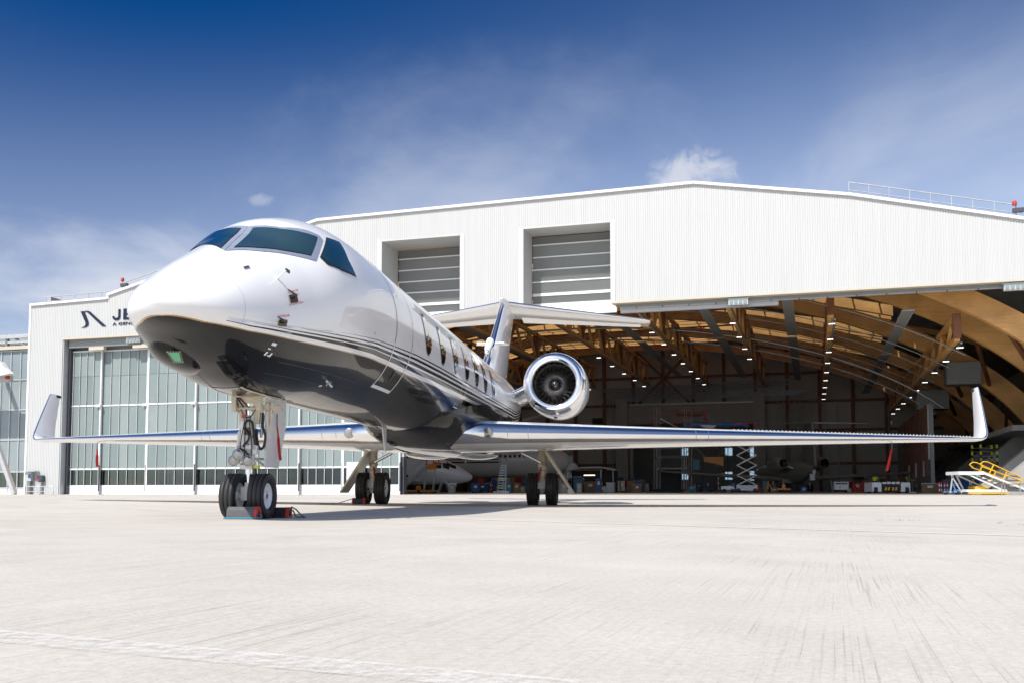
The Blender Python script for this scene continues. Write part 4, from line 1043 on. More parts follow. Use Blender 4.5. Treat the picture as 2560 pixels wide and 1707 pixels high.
# --- engines
ENG = (18.0, 2.30, 3.30)
def engine(side):
    ex, ey, ez = ENG; o = (ex, side*ey, ez)
    outer = [(.30, .872), (.7, .895), (1.5, .90), (2.4, .86), (3.3, .74), (4.2, .60), (4.9, .52)]
    nac = MB(JX).lathe([(.30, .855), (.42, .8795), (.7, .895), (1.5, .90), (2.4, .86), (3.3, .74), (4.2, .60), (4.9, .50), (4.9, .44), (4.3, .42)], o, (1, 0, 0), 56).build('engine_nacelle', M['paint'], jet, False)
    lip = []
    for a in np.linspace(-1, 1, 27):              # rounded inlet lip from the throat to the outside
        t = (a+1)/2*math.pi; r = .685+(.0); 
        lip.append((0.13-.13*math.sin(t), .685-.105*math.cos(t) if t < math.pi/2 else .685-.105*math.cos(t)))
    prof = [(.42, .556), (.34, .556), (.25, .563)]+lip+[(.20, .822), (.30, .8555)]
    MB(JX).lathe(prof, o, (1, 0, 0), 64).build('inlet_lip', M['chrome2'], nac, False)
    MB(JX).lathe([(.42, .556), (.43, .552), (.47, .552), (.48, .556)], o, (1, 0, 0), 48).build('inlet_ring', M['brass'], nac, False)
    MB(JX).lathe([(.48, .556), (1.1, .55), (1.1, .0)], o, (1, 0, 0), 48).build('fan_casing', M['liner'], nac, False)
    # spinner and swept blades
    MB(JX).lathe([(.32, .002), (.335, .05), (.38, .10), (.45, .145), (.53, .178)], o, (1, 0, 0), 32).build('spinner', M['spinner'], nac, False)
    MB(JX).lathe([(.53, .178), (.55, .20), (.95, .21)], o, (1, 0, 0), 32).build('fan_hub', M['steel'], nac, False)
    bl = MB(); rows = []
    for r in np.linspace(.19, .548, 9):
        f = (r-.19)/.358; lean = .10*math.sin(f*2.4)*1.6+.06*f; tw = .55-1.05*f; c = .085+.05*f
        row = []
        for u in np.linspace(-1, 1, 6):
            ax = u*c*math.cos(tw+.9); tg = u*c*math.sin(tw+.9)*.62; a = lean*2.0+tg/r
            row.append((.66+ax*.9, r*math.sin(a)*-side if False else r*math.sin(a), r*math.cos(a)))
        rows.append(row)
    bl.grid(rows, 0, True); me = bl.mesh('fan_blade', M['fan'], False)
    for k in range(24):
        b = link('fan_blade', me, nac); b.location = JX(*o); b.rotation_euler = (2*math.pi*k/24, 0, 0)
    for k in range(4):
        a = math.pi/2*k; MB(JX).lathe([(0, .018), (-.012, .01)], (o[0]+.50, o[1]+.168*math.cos(a), o[2]+.168*math.sin(a)), (1, 0, 0), 8).build('spinner_bolt', M['rivet'], nac)
    MB(JX).box((ex+.75, side*ey, ez-.905), (.16, .09, .03)).build('drain_mast', M['darkmetal'], nac)
    # pylon
    rows = []
    yi, yo = 1.02, ey-.80
    for f in np.linspace(0, 1, 5):
        y = yi+(yo-yi)*f; z = 3.02+.22*f; x0 = ex+.75-.15*f; ch = 3.2; tc = .115
        S_ = []
        for t in tq[::-1]: S_.append((x0+t*ch, side*y, z-float(yt(t, tc))*ch))
        for t in tq[1:]: S_.append((x0+t*ch, side*y, z+float(yt(t, tc))*ch))
        rows.append(S_)
    P = np.array(rows)
    py_ = MB(JX).grid(P[:, :lo_i+1], 0, True).grid(P[:, hi_i:], 0, True).build('engine_pylon', M['winglow'], jet, False)
    MB(JX).grid(P[:, lo_i:hi_i+1], 0, True).build('pylon_edge', M['chrome'], py_, False)
    for dz in (.11, .17):
        MB(JX).box((ex+1.15, side*(yi+.28), 3.09-dz-.10), (.10, .10, .012)).build('pylon_vent', M['liner'], py_)
engine(1); engine(-1)

# --- fin and tailplane
def fin():
    Z = [(3.65, 19.9, 5.6, .11), (4.0, 20.45, 5.1, .105), (5.0, 21.95, 4.2, .10), (6.0, 23.4, 3.5, .095), (6.72, 24.4, 3.1, .09)]
    rows = []
    for z, xl, ch, tc in Z:
        rows.append([(xl+t*ch, -float(yt(t, tc))*ch, z) for t in tq[::-1]]+[(xl+t*ch, float(yt(t, tc))*ch, z) for t in tq[1:]])
    P = np.array(rows); a, b = NL-1-3, NL-1+3
    f = MB(JX).grid(P[:, :a+1], 0, True).grid(P[:, b:], 0, True).build('tail_fin', M['paint'], jet, False)
    MB(JX).grid(P[:, a:b+1], 0, True).build('fin_edge', M['chrome'], f, False)
    # fairings at the foot and the bullet on top
    MB(JX).lathe([(0, .001), (.08, .06), (.3, .12), (.8, .17), (1.8, .20), (3.0, .16), (3.7, .06), (3.9, .005)], (24.05, 0, 6.80), (1, 0, .0), 24).build('fin_bullet', M['paint'], f)
    MB(JX).lathe([(0, .001), (.05, .05), (.3, .10), (.9, .12)], (20.9, 0, 4.55), (1, 0, .6), 20).build('cooling_scoop', M['paint'], f)
    MB(JX).lathe([(-.01, .001), (.02, .05), (.10, .075)], (20.88, 0, 4.53), (1, 0, .6), 20).build('scoop_lip', M['chrome'], f)
    for s_ in (-1, 1): MB(JX).box((22.0, s_*.33, 4.98), (.5, .30, .035), (0, 0, s_*.2)).build('fin_vane', M['paint'], f)
fin()
def tailplane(side):
    rows = []
    for y, z, xl, ch in ((.0, 6.83, 24.85, 3.0), (1.2, 6.79, 25.62, 2.55), (3.2, 6.74, 26.9, 1.85), (4.85, 6.70, 27.95, 1.25), (5.0, 6.70, 28.12, 1.0), (5.06, 6.70, 28.3, .7)):
        tc = .10 if y < 4.9 else .06
        rows.append([(xl+t*ch, side*y, z-float(yt(t, tc))*ch-.02*t*ch) for t in tq[::-1]]+[(xl+t*ch, side*y, z+float(yt(t, tc))*ch-.02*t*ch) for t in tq[1:]])
    P = np.array(rows); a, b = NL-1-4, NL-1+4
    o = MB(JX).grid(P[:, :a+1], 0, True).grid(P[:, b:], 0, True).build('tailplane', M['winglow'], jet, False)
    MB(JX).grid(P[:, a:b+1], 0, True).build('tailplane_edge', M['chrome'], o, False)
    ey = [(y, xl+ch*.62, z, ch) for y, z, xl, ch in ((.35, 6.80, 25.1, 2.88), (4.7, 6.69, 27.85, 1.3))]
    V = []
    for y, x, z, ch in ey: V += [(x, side*y, z-.06*ch*.5), (x+.36*ch, side*y, z-.10*ch*.6)]
    MB(JX).add(V, [(0, 1, 3, 2)]).build('elevator', M['winglow'], o, False)
tailplane(1); tailplane(-1)
# ------------------------------------------------------------------ landing gear
def wheel(x, y, z, r, w, name, rub, rim_r, side, spokes=False):
    """tyre with grooves, rim facing side (+1 port)"""
    hw = w/2; rr = r-rim_r
    prof = [(-hw*.62, rim_r), (-hw*.86, rim_r+rr*.10), (-hw, rim_r+rr*.38), (-hw*.99, rim_r+rr*.62), (-hw*.88, rim_r+rr*.82), (-hw*.70, rim_r+rr*.94), (-hw*.50, r-.004)]
    for g in (-.42, -.14, .14, .42): prof += [(g*w-.005, r-.001), (g*w-.004, r-.013), (g*w+.004, r-.013), (g*w+.005, r-.001)]
    prof += [(hw*.50, r-.004) if False else (hw*.88, rim_r+rr*.82), (hw*.99, rim_r+rr*.62), (hw, rim_r+rr*.38), (hw*.86, rim_r+rr*.10), (hw*.62, rim_r)]
    base = MB(JX).lathe([(-hw*.62, rim_r*.999), (hw*.62, rim_r*.999)], (x, y, z), (0, 1, 0), 40).build(name, M['rimwhite'], jet)
    MB(JX).lathe(prof, (x, y, z), (0, 1, 0), 56).build('tyre', M[rub], base, False)
    for s_ in (-1, 1):
        p = [(s_*hw*.64, rim_r*1.03), (s_*hw*.70, rim_r*1.0), (s_*hw*.66, rim_r*.93), (s_*hw*.45, rim_r*.88), (s_*hw*.22, rim_r*.72), (s_*hw*.18, rim_r*.45), (s_*hw*.30, rim_r*.40), (s_*hw*.62, rim_r*.33), (s_*hw*.64, rim_r*.22), (s_*hw*.40, rim_r*.18), (s_*hw*.38, .001)]
        MB(JX).lathe(p, (x, y, z), (0, 1, 0), 40).build('rim', M['rimwhite'], base, False)
        MB(JX).lathe([(s_*hw*.645, rim_r*.2), (s_*hw*.66, rim_r*.14), (s_*hw*.645, .001)], (x, y, z), (0, 1, 0), 20).build('hub_cap', M['darkmetal'], base, False)
        n = 9 if spokes else 3
        for k in range(n):
            a = 2*math.pi*k/n+.5; q = rim_r*.66
            MB(JX).lathe([(s_*hw*.30, .012 if not spokes else .028), (s_*hw*.34, .006)], (x+q*math.cos(a), y, z+q*math.sin(a)), (0, 1, 0), 8).build('rim_hole', M['darkmetal' if spokes else 'redpaint'], base)
    return base
NW = .262
for s_ in (1, -1): wheel(NG, s_*.170, NW, .265, .185, 'nose_wheel', 'rubber', .150, s_)
def nose_gear():
    g = MB(JX)
    g.tube((NG, 0, .30), (NG, 0, .66), .042, None, 20).build
    leg = g.build('nose_gear_leg', M['chrome'], jet)
    MB(JX).tube((NG, -.20, NW), (NG, .20, NW), .035, None, 14).box((NG, 0, .29), (.13, .14, .16)).tube((NG, 0, .34), (NG, 0, .42), .055, .045, 16).build('axle', M['gearwhite'], leg)
    # torque links behind
    MB(JX).bar((NG+.05, 0, .33), (NG+.17, 0, .47), .07, .03).bar((NG+.17, 0, .47), (NG+.05, 0, .62), .07, .03).build('torque_link', M['gearwhite'], leg)
    # outer cylinder, widening upwards to the yoke
    MB(JX).lathe([(.60, .058), (.62, .078), (.66, .078), (.68, .066), (.84, .068), (.86, .085), (.90, .085), (.92, .07), (1.12, .074), (1.2, .085)], (NG, 0, 0), (0, 0, 1), 24).build('outer_cylinder', M['gearwhite'], leg)
    MB(JX).tube((NG-.005, -.015, .87), (NG-.005, -.015, 1.14), .083, .088, 18).build('steering_collar', M['gearwhite'], leg)
    # yoke with an opening
    y = MB(JX)
    y.bar((NG, -.075, 1.12), (NG-.02, -.095, 1.40), .05, .09).bar((NG, .075, 1.12), (NG-.02, .095, 1.40), .05, .09).box((NG, 0, 1.16), (.1, .2, .10)).box((NG-.02, 0, 1.385), (.09, .24, .06))
    y.build('yoke', M['gearcream'], leg)
    MB(JX).tube((NG-.03, -.16, 1.29), (NG-.03, .16, 1.29), .026, None, 14).tube((NG-.03, .13, 1.29), (NG-.03, .165, 1.29), .05, None, 14).tube((NG-.03, -.165, 1.29), (NG-.03, -.13, 1.29), .05, None, 14).build('trunnion_pin', M['gearcream'], leg)
    MB(JX).box((NG-.06, -.165, 1.36), (.09, .055, .22)).box((NG-.06, .135, 1.36), (.09, .055, .20)).box((NG-.06, 0, 1.445), (.10, .36, .06)).build('trunnion_bracket', M['gearcream'], leg)
    # retraction links to the port side
    lk = MB(JX)
    for q in range(5): lk.box((NG+.02+.05*q, .20+.022*q, 1.31+.02*math.sin(q*2)), (.06, .05, .075), (0, .4*q, .3*q))
    lk.tube((NG+.02, .20, 1.27), (NG+.10, .17, .98), .018, None, 10).tube((NG+.05, .24, 1.30), (NG+.14, .19, .98), .012, None, 8)
    lk.build('retraction_link', M['gearcream'], leg)
    MB(JX).tube((NG+.03, .15, 1.22), (NG+.05, .12, .95), .02, .016, 10).build('shimmy_damper', M['steel'], leg)
    MB(JX).box((NG-.085, 0, 1.02), (.012, .075, .09)).build('data_plate', M['bronze'], leg)
    MB(JX).tube((NG-.02, -.13, .84), (NG-.02, -.12, 1.02), .022, .018, 10).tube((NG-.02, -.12, 1.02), (NG-.02, -.085, 1.10), .008, None, 6).build('steering_unit', M['gearwhite'], leg)
    MB(JX).box((NG-.02, 0, .83), (.14, .23, .05)).box((NG-.05, -.10, .80), (.08, .06, .10)).box((NG-.05, .095, .80), (.08, .06, .10)).build('clamp', M['gearwhite'], leg)
    # hoses
    def hose(pts, r=.014):
        P = [Vector(p) for p in pts]; out = []
        for i in range(len(P)-1):
            a, b, c, d = P[max(i-1, 0)], P[i], P[i+1], P[min(i+2, len(P)-1)]
            for t in np.linspace(0, 1, 7)[:-1]:
                out.append(.5*((2*b)+(c-a)*t+(2*a-5*b+4*c-d)*t*t+(3*b-a-3*c+d)*t**3))
        out.append(P[-1]); MB(JX).path([tuple(p) for p in out], r, 8).build('hose', M['hose'], leg)
    hose([(NG-.09, -.03, 1.04), (NG-.12, .0, 1.13), (NG-.10, .06, 1.13), (NG-.09, .085, 1.0), (NG-.07, .10, .88), (NG-.05, .11, .82)])
    hose([(NG-.10, -.02, 1.04), (NG-.12, .03, .99), (NG-.11, .03, .92), (NG-.10, -.04, .84)], .012)
    hose([(NG+.0, .155, 1.24), (NG-.02, .165, 1.08), (NG-.02, .20, .96), (NG-.02, .18, .84), (NG-.02, .13, .82), (NG-.02, .10, .92), (NG-.02, .09, 1.05)], .016)
    hose([(NG-.11, -.10, .79), (NG-.15, -.05, .81), (NG-.15, .02, .77), (NG-.13, .05, .70)], .010)
    hose([(NG-.11, -.08, .77), (NG-.16, .0, .79), (NG-.14, .06, .73)], .009)
    hose([(NG-.10, .10, .60), (NG-.08, .12, .53), (NG-.04, .10, .50)], .010)
    MB(JX).box((NG-.09, .13, .60), (.05, .06, .035)).build('connector', M['lime'], leg)
    # three lamps
    for yy, zz, xx in ((-.072, .742, -.17), (-.132, .672, -.14), (.048, .668, -.15)):
        l = MB(JX).lathe([(.10, .03), (.06, .055), (0, .064), (-.008, .066), (-.014, .060)], (NG+xx, yy, zz), (1, 0, 0), 28).build('taxi_lamp', M['gearwhite'], jet)
        MB(JX).lathe([(-.010, .058), (-.020, .045), (-.026, .02), (-.027, .001)], (NG+xx, yy, zz), (1, 0, 0), 28).build('lamp_lens', M['lens'], l)
    MB(JX).box((NG-.07, -.04, .70), (.07, .20, .05)).box((NG-.05, .0, .60), (.10, .15, .05)).build('lamp_bracket', M['gearwhite'], leg)
    # gear door plate
    d = MB(JX).prism([(NG+.02, 1.42), (NG+.66, 1.44), (NG+.66, 1.10), (NG+.44, .60), (NG+.02, .60)], .175, .20, lambda u, v, w: (u, w, v)).build('nose_gear_door', M['gearwhite'], jet)
    for zz in (.86, .79): MB(JX).box((NG+.22, .170, zz), (.28, .012, .032)).build('door_placard', M['liner'], d)
    MB(JX).tube((NG+.05, .06, .70), (NG+.30, .17, .70), .014, None, 8).tube((NG+.05, .06, .70), (NG+.12, .165, .60), .012, None, 8).build('door_link', M['gearcream'], d)
    # small fittings, lines and placards
    fr = random.Random(4)
    for k in range(16):
        a = fr.uniform(-2.6, 2.6); z = fr.choice([.63, .70, .78, .90, .96, 1.04, 1.12, 1.18, 1.24]); rr_ = .078
        MB(JX).box((NG-rr_*math.cos(a), rr_*math.sin(a), z), (.03, fr.uniform(.02, .05), fr.uniform(.015, .035)), (0, 0, a)).build('fitting', M[fr.choice(['steel', 'darkmetal', 'gearcream', 'bronze'])], leg)
    for k in range(8):
        a = fr.uniform(-1.4, 1.4); z = fr.uniform(.65, 1.25)
        MB(JX).lathe([(0, .012), (.018, .012), (.024, .006)], (NG-.075*math.cos(a), .075*math.sin(a), z), (-math.cos(a), math.sin(a), 0), 8).build('bolt', M['steel'], leg)
    for y in (-.06, -.02, .055):
        hose([(NG-.085, y, .66), (NG-.095, y*1.2, .80), (NG-.10, y, .95), (NG-.09, y*.6, 1.15), (NG-.05, y*1.6, 1.28)], .0055)
    for q in range(3): MB(JX).tube((NG-.10, -.15+.02*q, 1.42), (NG-.02, -.12+.09*q, 1.24), .008, None, 6).build('wire', M['hose'], leg)
    MB(JX).box((NG-.087, -.045, 1.19), (.008, .05, .03)).build('data_plate', M['redtext'], leg)
nose_gear()
MG = NG+13.72
def main_gear(side):
    Y = side*2.185; zw = .402; r = .405
    z0 = -0.0
    for dy in (.238, -.238): wheel(MG, Y+dy, zw, r, .285, 'main_wheel', 'rubberbrown', .225, 1 if dy > 0 else -1, True)
    leg = MB(JX).lathe([(.62, .085), (.70, .10), (.95, .098), (1.0, .112), (1.04, .112), (1.06, .105), (1.45, .105)], (MG, Y, 0), (0, 0, 1), 24).build('main_gear_leg', M['gearcream'], jet)
    MB(JX).tube((MG, Y-.30, zw), (MG, Y+.30, zw), .05, None, 14).build('axle', M['darkmetal'], leg)
    MB(JX).lathe([(.36, .05), (.42, .10), (.55, .11), (.62, .10), (.72, .078)], (MG, Y, 0), (0, 0, 1), 20).box((MG-.08, Y, .49), (.10, .20, .16)).box((MG-.06, Y-.10, .52), (.16, .045, .22)).box((MG-.06, Y+.10, .52), (.16, .045, .22)).lathe([(.40, .085), (.30, .05), (.27, .03)], (MG-.09, Y, 0), (0, 0, 1), 12).build('fork', M['gearwhite'], leg)
    MB(JX).lathe([(0, .006), (0, .108), (.014, .108), (.014, .006)], (MG, Y, .86), (0, 0, 1), 20).build('strap', M['bronze'], leg)
    MB(JX).lathe([(0, .006), (0, .118), (.014, .118), (.014, .006)], (MG, Y, 1.0), (0, 0, 1), 20).build('strap', M['bronze'], leg)
    MB(JX).tube((MG-.05, Y+side*.02, 1.03), (MG-.15, Y-side*.52, 1.30), .036, .04, 14).build('side_brace', M['chrome'], leg)
    MB(JX).lathe([(-.06, .06), (.06, .06)], (MG-.09, Y+side*.03, 1.03), (1, 0, 0), 16).lathe([(-.08, .03), (-.06, .045)], (MG-.09, Y+side*.03, 1.03), (1, 0, 0), 12).box((MG-.1, Y-side*.03, .99), (.06, .10, .06)).build('brace_joint', M['gearcream'], leg)
    d = MB(JX).prism([(Y+side*.06, 1.32), (Y+side*.12, 1.34), (Y+side*.80, .30), (Y+side*.77, .28)], MG-.30, MG+.42, lambda u, v, w: (w, u, v)).build('main_gear_door', M['gearcream'], jet)
    MB(JX).bar((MG-.1, Y+side*.40, .82), (MG-.1, Y+side*.10, .50), .03, .02).build('door_link', M['gearwhite'], d)
    for q in (.3, .55): MB(JX).lathe([(0, .05), (.02, .02)], (MG-.1, Y+side*(.09+.68*q), 1.30-1.02*q), (0, -side, -.5), 10).build('door_boss', M['gearwhite'], d)
    # brake hoses
    MB(JX).path([(MG-.10, Y-side*.05, .93), (MG-.13, Y-side*.09, .75), (MG-.13, Y-side*.11, .6), (MG-.10, Y-side*.12, .42)], .012, 8).build('brake_hose', M['hose'], leg)
    MB(JX).box((MG+.0, Y, zw-.10), (.18, .14, .06)).build('brake_unit', M['darkmetal'], leg)
main_gear(1); main_gear(-1)

# ------------------------------------------------------------------ things around the gear
JM = jet.rotation_euler.to_matrix().to_4x4(); JM.translation = jet.location
def jw(x, y, z): return JM @ Vector(JX(x, y, z))
# wheel chocks (separate things on the ground)
def chock(loc, rz, body, label, L_, hh, ww, rope, ropepts):
    t = thing('wheel_chock', label, 'chock', loc, rz, None)
    pr = [(-ww/2, 0), (ww/2, 0), (ww*.40, hh*.72), (ww*.22, hh), (-ww*.22, hh), (-ww*.40, hh*.72)]
    MB().prism(pr, -L_/2, L_/2, lambda u, v, w: (w, u, v)).build('block', M[body], t)
    for s_ in ((1,) if body == 'chock' else (-1, 1)):
        e = MB().prism([(-ww/2*.98, .004), (ww/2*.98, .004), (ww*.38, hh*.74), (ww*.2, hh*1.02), (-ww*.2, hh*1.02), (-ww*.38, hh*.74)], s_*L_/2+.0, s_*(L_/2+.032), lambda u, v, w: (w, u, v)).build('end_cap', M['redpaint'], t)
        MB().prism([(-ww*.2, hh*.2), (ww*.2, hh*.2), (0, hh*.72)], s_*(L_/2+.033), s_*(L_/2+.036), lambda u, v, w: (w, u, v)).build('cap_recess', M['darkrubber'], t)
    MB().path(ropepts, .009, 8).build('rope', M[rope], t)
p = jw(NG-.33, .02, 0)
chock((p.x+.05, p.y, gz(p.x, p.y)), -PSI-.02, 'chock', 'grey rubber wheel chock with red ends in front of the nose wheels', .325, .14, .18, 'rope', [(-.19, -.09, .012), (-.1, -.11, .012), (.05, -.11, .012), (.2, -.105, .012), (.25, -.07, .02), (.24, -.03, .03), (.2, 0, .05)])
p = jw(NG+.36, .16, 0)
chock((p.x+.02, p.y, gz(p.x, p.y)), -PSI, 'darkrubber', 'black ribbed wheel chock with red ends behind the nose wheels', .34, .125, .17, 'ropegrey', [(.22, 0, .06), (.23, -.02, .13), (.30, -.06, .10), (.38, -.10, .03), (.44, -.14, .012), (.36, -.16, .012), (.31, -.1, .02), (.25, -.03, .09)])
p = jw(MG-.46, -2.42, 0)
chock((p.x, p.y, gz(p.x, p.y)), -PSI, 'darkrubber', 'black wheel chock at the main wheel beside the glazed doors', .26, .16, .2, 'ropegrey', [(-.16, -.05, .14), (-.3, -.06, .10), (-.55, -.1, .02), (-.8, -.12, .015), (-1.0, -.1, .015)])
# red warning streamers
def streamer(p, q, w, label, rz=0, n=10, pin=True):
    t = thing('warning_streamer', label, 'streamer', tuple(q))
    P = Vector(p)-Vector(q); rows = []
    for i in range(n+1):
        f = i/n; c = P*(1-f); ww = w*(.45+.55*f if i < n*.4 else 1.0); wob = .012*math.sin(f*7)
        rows.append([(c.x-ww/2*math.cos(rz), c.y-ww/2*math.sin(rz)+wob, c.z), (c.x+ww/2*math.cos(rz), c.y+ww/2*math.sin(rz)+wob*.5, c.z)])
    o = MB(); G0 = np.array(rows); o.grid(G0, 0, True); o.grid(G0+np.array([0, .006, 0]), 0, True)
    o.build('ribbon', M['red'], t, False)
    MB().tube(tuple(P), (P.x, P.y, P.z+.14), .006, None, 6).build('cord', M['darkmetal'], t)
a = jw(NG+.30, .22, 1.09); b = jw(NG+.36, .235, .78); streamer((a.x, a.y, a.z+.02), (a.x+.05, a.y-.02, a.z-.40), .032, 'narrow red warning streamer on the white nose gear door', .2)
a = np.array([0, 0, 0])
def under_wing(px, py0, py1, side, lab, dx=0, w=.09):
    # hangs from the wing's lower skin
    best = None
    for y in np.linspace(4, 13.5, 200):
        xl = XLE(y); te = float(np.interp(y, [q for q, _ in TEp], [q for _, q in TEp])); x = xl+.45*(te-xl)
        Pw = jw(x, side*y, 1.52+(y-1.37)*.0252-.04*(te-xl)*.5); u = CX+F*Pw.x/Pw.y
        if best is None or abs(u-px) < best[0]: best = (abs(u-px), Pw)
    Pw = best[1]; Zs = at_y(px, py0, Pw.y); Ze = at_y(px+dx, py1, Pw.y)
    t = streamer((Pw.x, Pw.y, Zs[2]), (Ze[0], Pw.y, Ze[2]), w, lab)
    MB().tube((Pw.x, Pw.y, Zs[2]), (Pw.x, Pw.y, Pw.z+.05), .012, None, 6).build('cord', M['ropegrey'], None) if False else None
    return Pw, Zs
Pw, Zs = under_wing(243, 1122, 1166, -1, 'straight red warning streamer under the starboard wing before the glazed doors')
Pw2, Zs2 = under_wing(2232, 1122, 1176, 1, 'slanted faded red warning streamer under the port wing', -15, .07)
for nm, P_, Z_ in (('streamer_cord', Pw, Zs), ('streamer_cord', Pw2, Zs2)):
    cords = [o for o in bpy.data.objects if o.name.startswith('warning_streamer')]
for st in [o for o in bpy.data.objects if o.name.startswith('warning_streamer')][1:]:
    P_ = Pw if st.location.x < 0 else Pw2; Z_ = Zs if st.location.x < 0 else Zs2
    L0 = Vector(st.location); MB().tube((P_.x-L0.x, P_.y-L0.y, Z_[2]-L0.z), (P_.x-L0.x, P_.y-L0.y, P_.z+.06-L0.z), .012, None, 6).build('cord', M['ropegrey'], st)
for side in (1, -1):
    a = jw(MG-.12, side*2.185-side*.02, .98); streamer((a.x, a.y, a.z-.02), (a.x-.10*side, a.y-.02, a.z-.42), .05, 'red warning streamer on the %s main gear leg' % ('port' if side > 0 else 'starboard'))
# ------------------------------------------------------------------ hangar, inside
DEPTH = 62.0; CEN = -1.5
FALL = 0.0052                                     # the floor falls towards the doors
def deckz(s): return interp(roof_pts, s)-.45
sky_d = [(q, q+.8) for q in (13.6, 17.0, 19.4, 21.8, 31.2, 33.4, 35.4, 44.2, 46.2, 48.0, 55.0, 56.8, 58.4, 59.8)]
SK0, SK1 = -24.0, 27.0
rs = sorted(set([S_L]+[p[0] for p in roof_pts]+[SK0, SK1, S_R]))
rs = [s for s in rs if S_L <= s <= S_R]
def inside():
    deck = MB()
    bands = []; d0 = .1
    for a, b in sky_d: bands.append((d0, a)); d0 = b
    bands.append((d0, DEPTH+.3))
    for s0, s1 in zip(rs, rs[1:]):
        if s1-s0 < .02: continue
        for d0, d1 in (bands if SK0-.01 <= s0 and s1 <= SK1+.01 else [(.1, DEPTH+.3)]):
            for off in (0, .12):
                deck.add([(s0, d0, deckz(s0+1e-4)+off), (s1, d0, deckz(s1-1e-4)+off), (s1, d1, deckz(s1-1e-4)+off), (s0, d1, deckz(s0+1e-4)+off)], [(0, 1, 2, 3)])
    deck.build('roof_deck', M['deck'], hangar, False)
    # timber kerbs of the rooflights and glazing bars
    for a, b in sky_d:
        for s0, s1 in zip(rs, rs[1:]):
            if s0 < SK0-.01 or s1 > SK1+.01 or s1-s0 < .5: continue
            z0, z1 = deckz(s0+1e-4), deckz(s1-1e-4)
            for d, kd in ((a-.09, .06), (b+.09, .92)):
                MB().add([(s0, d-.08, z0-kd), (s1, d-.08, z1-kd), (s1, d+.08, z1-kd), (s0, d+.08, z0-kd), (s0, d-.08, z0+.15), (s1, d-.08, z1+.15), (s1, d+.08, z1+.15), (s0, d+.08, z0+.15)],
                         [(3,2,1,0),(4,5,6,7),(0,1,5,4),(2,3,7,6),(1,2,6,5),(3,0,4,7)]).build('rooflight_kerb', M['wood'], hangar)
            MB().add([(s0, a-.1, z0+.16), (s1, a-.1, z1+.16), (s1, b+.1, z1+.16), (s0, b+.1, z0+.16)], [(0, 1, 2, 3)]).build('rooflight_pane', M['rooflight'], hangar, False)
            n = max(2, int((s1-s0)/3.4))
            for k in range(n):
                s = s0+(k+.5)*(s1-s0)/n; z = z0+(z1-z0)*(k+.5)/n
                MB().b(s-.06, s+.06, a, b, z-.1, z+.1).build('rooflight_bar', M['woodd'], hangar)
    # secondary timber beams under the deck (between the rooflights)
    for d in (6.8, 27.0, 40.2):
        for s0, s1 in zip(rs, rs[1:]):
            if s1-s0 < .5: continue
            z0, z1 = deckz(s0+1e-4)-.28, deckz(s1-1e-4)-.28
            MB().bar((s0, d, z0), (s1, d, z1), .18, .5, up=(0, 0, 1)).build('roof_beam', M['wood'], hangar)
    # the big glued arches
    arch_d = [3.3, 10.0, 24.0, 37.0, 49.5, 61.2]
    def arch(rad, hgt, dep, wid, d, name='arch', mt='wood'):
        A = np.linspace(R(-2), R(182), 73); lo = np.array([(CEN+rad*math.cos(a), hgt*math.sin(a)) for a in A])
        t = np.gradient(lo, axis=0); nn = np.stack([t[:, 1], -t[:, 0]], 1); nn /= np.linalg.norm(nn, axis=1)[:, None]
        hi = lo+nn*(dep+.85*(1-np.abs(np.sin(A)))**.8)[:, None]
        rows = []
        for (a, b), (c, e) in zip(lo, hi): rows.append([(a, d-wid/2, b), (a, d+wid/2, b), (c, d+wid/2, e), (c, d-wid/2, e)])
        o = MB().grid(rows, 0, False, True).build(name, M[mt], hangar)
        return o
    for d in arch_d: arch(39.6, 18.25, 1.0, .6, d)
    # haunch blocks on the outer arch faces
    for d in arch_d:
        for a in ():
            c = (CEN+40.2*math.cos(a), 18.4*math.sin(a))
            MB().box((c[0], d-.34, c[1]), (.8, .12, .6), (0, a, 0)).build('arch_plate', M['woodd'], hangar)
    # bracing between the arches near the right foot
    for (d0, d1), a in zip(zip(arch_d, arch_d[1:]), (R(22), R(24), R(25), R(22), R(24))):
        for da in (0, R(13)):
            p = (CEN+40.2*math.cos(a+da), 18.4*math.sin(a+da)); q = (CEN+40.2*math.cos(a+da-R(8)), 18.4*math.sin(a+da-R(8)))
            MB().bar((p[0], d0, p[1]), (q[0], d1, q[1]), .25, .35).build('wind_brace', M['woodd'], hangar)
    # timber trusses that run to the back wall
    rows_s = [-22.0, -14.6, -7.4, -.4, 7.0, 14.1, 21.0, 28.7]
    zl = {-22.0: 12.6, -14.6: 13.2, -7.4: 13.7, -.4: 13.9, 7.0: 13.9, 14.1: 13.2, 21.0: 11.7, 28.7: 9.8}
    lamp_rng = random.Random(3)
    lampmesh = {}
    def lampfix(s, d, z, key):
        h = MB().b(-.23, .23, -.12, .12, 0, .07).tube((-.0, 0, .07), (0, 0, .35), .025, None, 6).mesh('lamp_housing', M['darksteel'])
        lampmesh.setdefault('h', h)
        if 'l' not in lampmesh:
            q = MB()
            for j in range(4): q.b(-.20+.104*j, -.13+.104*j, -.09, .09, -.03, -.002)
            lampmesh['l'] = q.mesh('lamp_lens', M['lamp'])
        x, y = hworld(s, d)
        t = link('high_bay_lamp', lampmesh['h']); t.location = (x, y, FLOOR+z); t.rotation_euler = (0, 0, -PHI)
        row = '%s' % {-22.0: 'eighth', -14.6: 'seventh', -7.4: 'sixth', -.4: 'fifth', 7.0: 'fourth', 14.1: 'third', 21.0: 'second', 28.7: 'first'}[key]
        tag(t, 'lit lamp in the %s row of ceiling lamps counted from the arch feet' % row, 'lamp', 'lit lamps under the %s timber truss' % row)
        l = link('lamp_lens', lampmesh['l'], t)
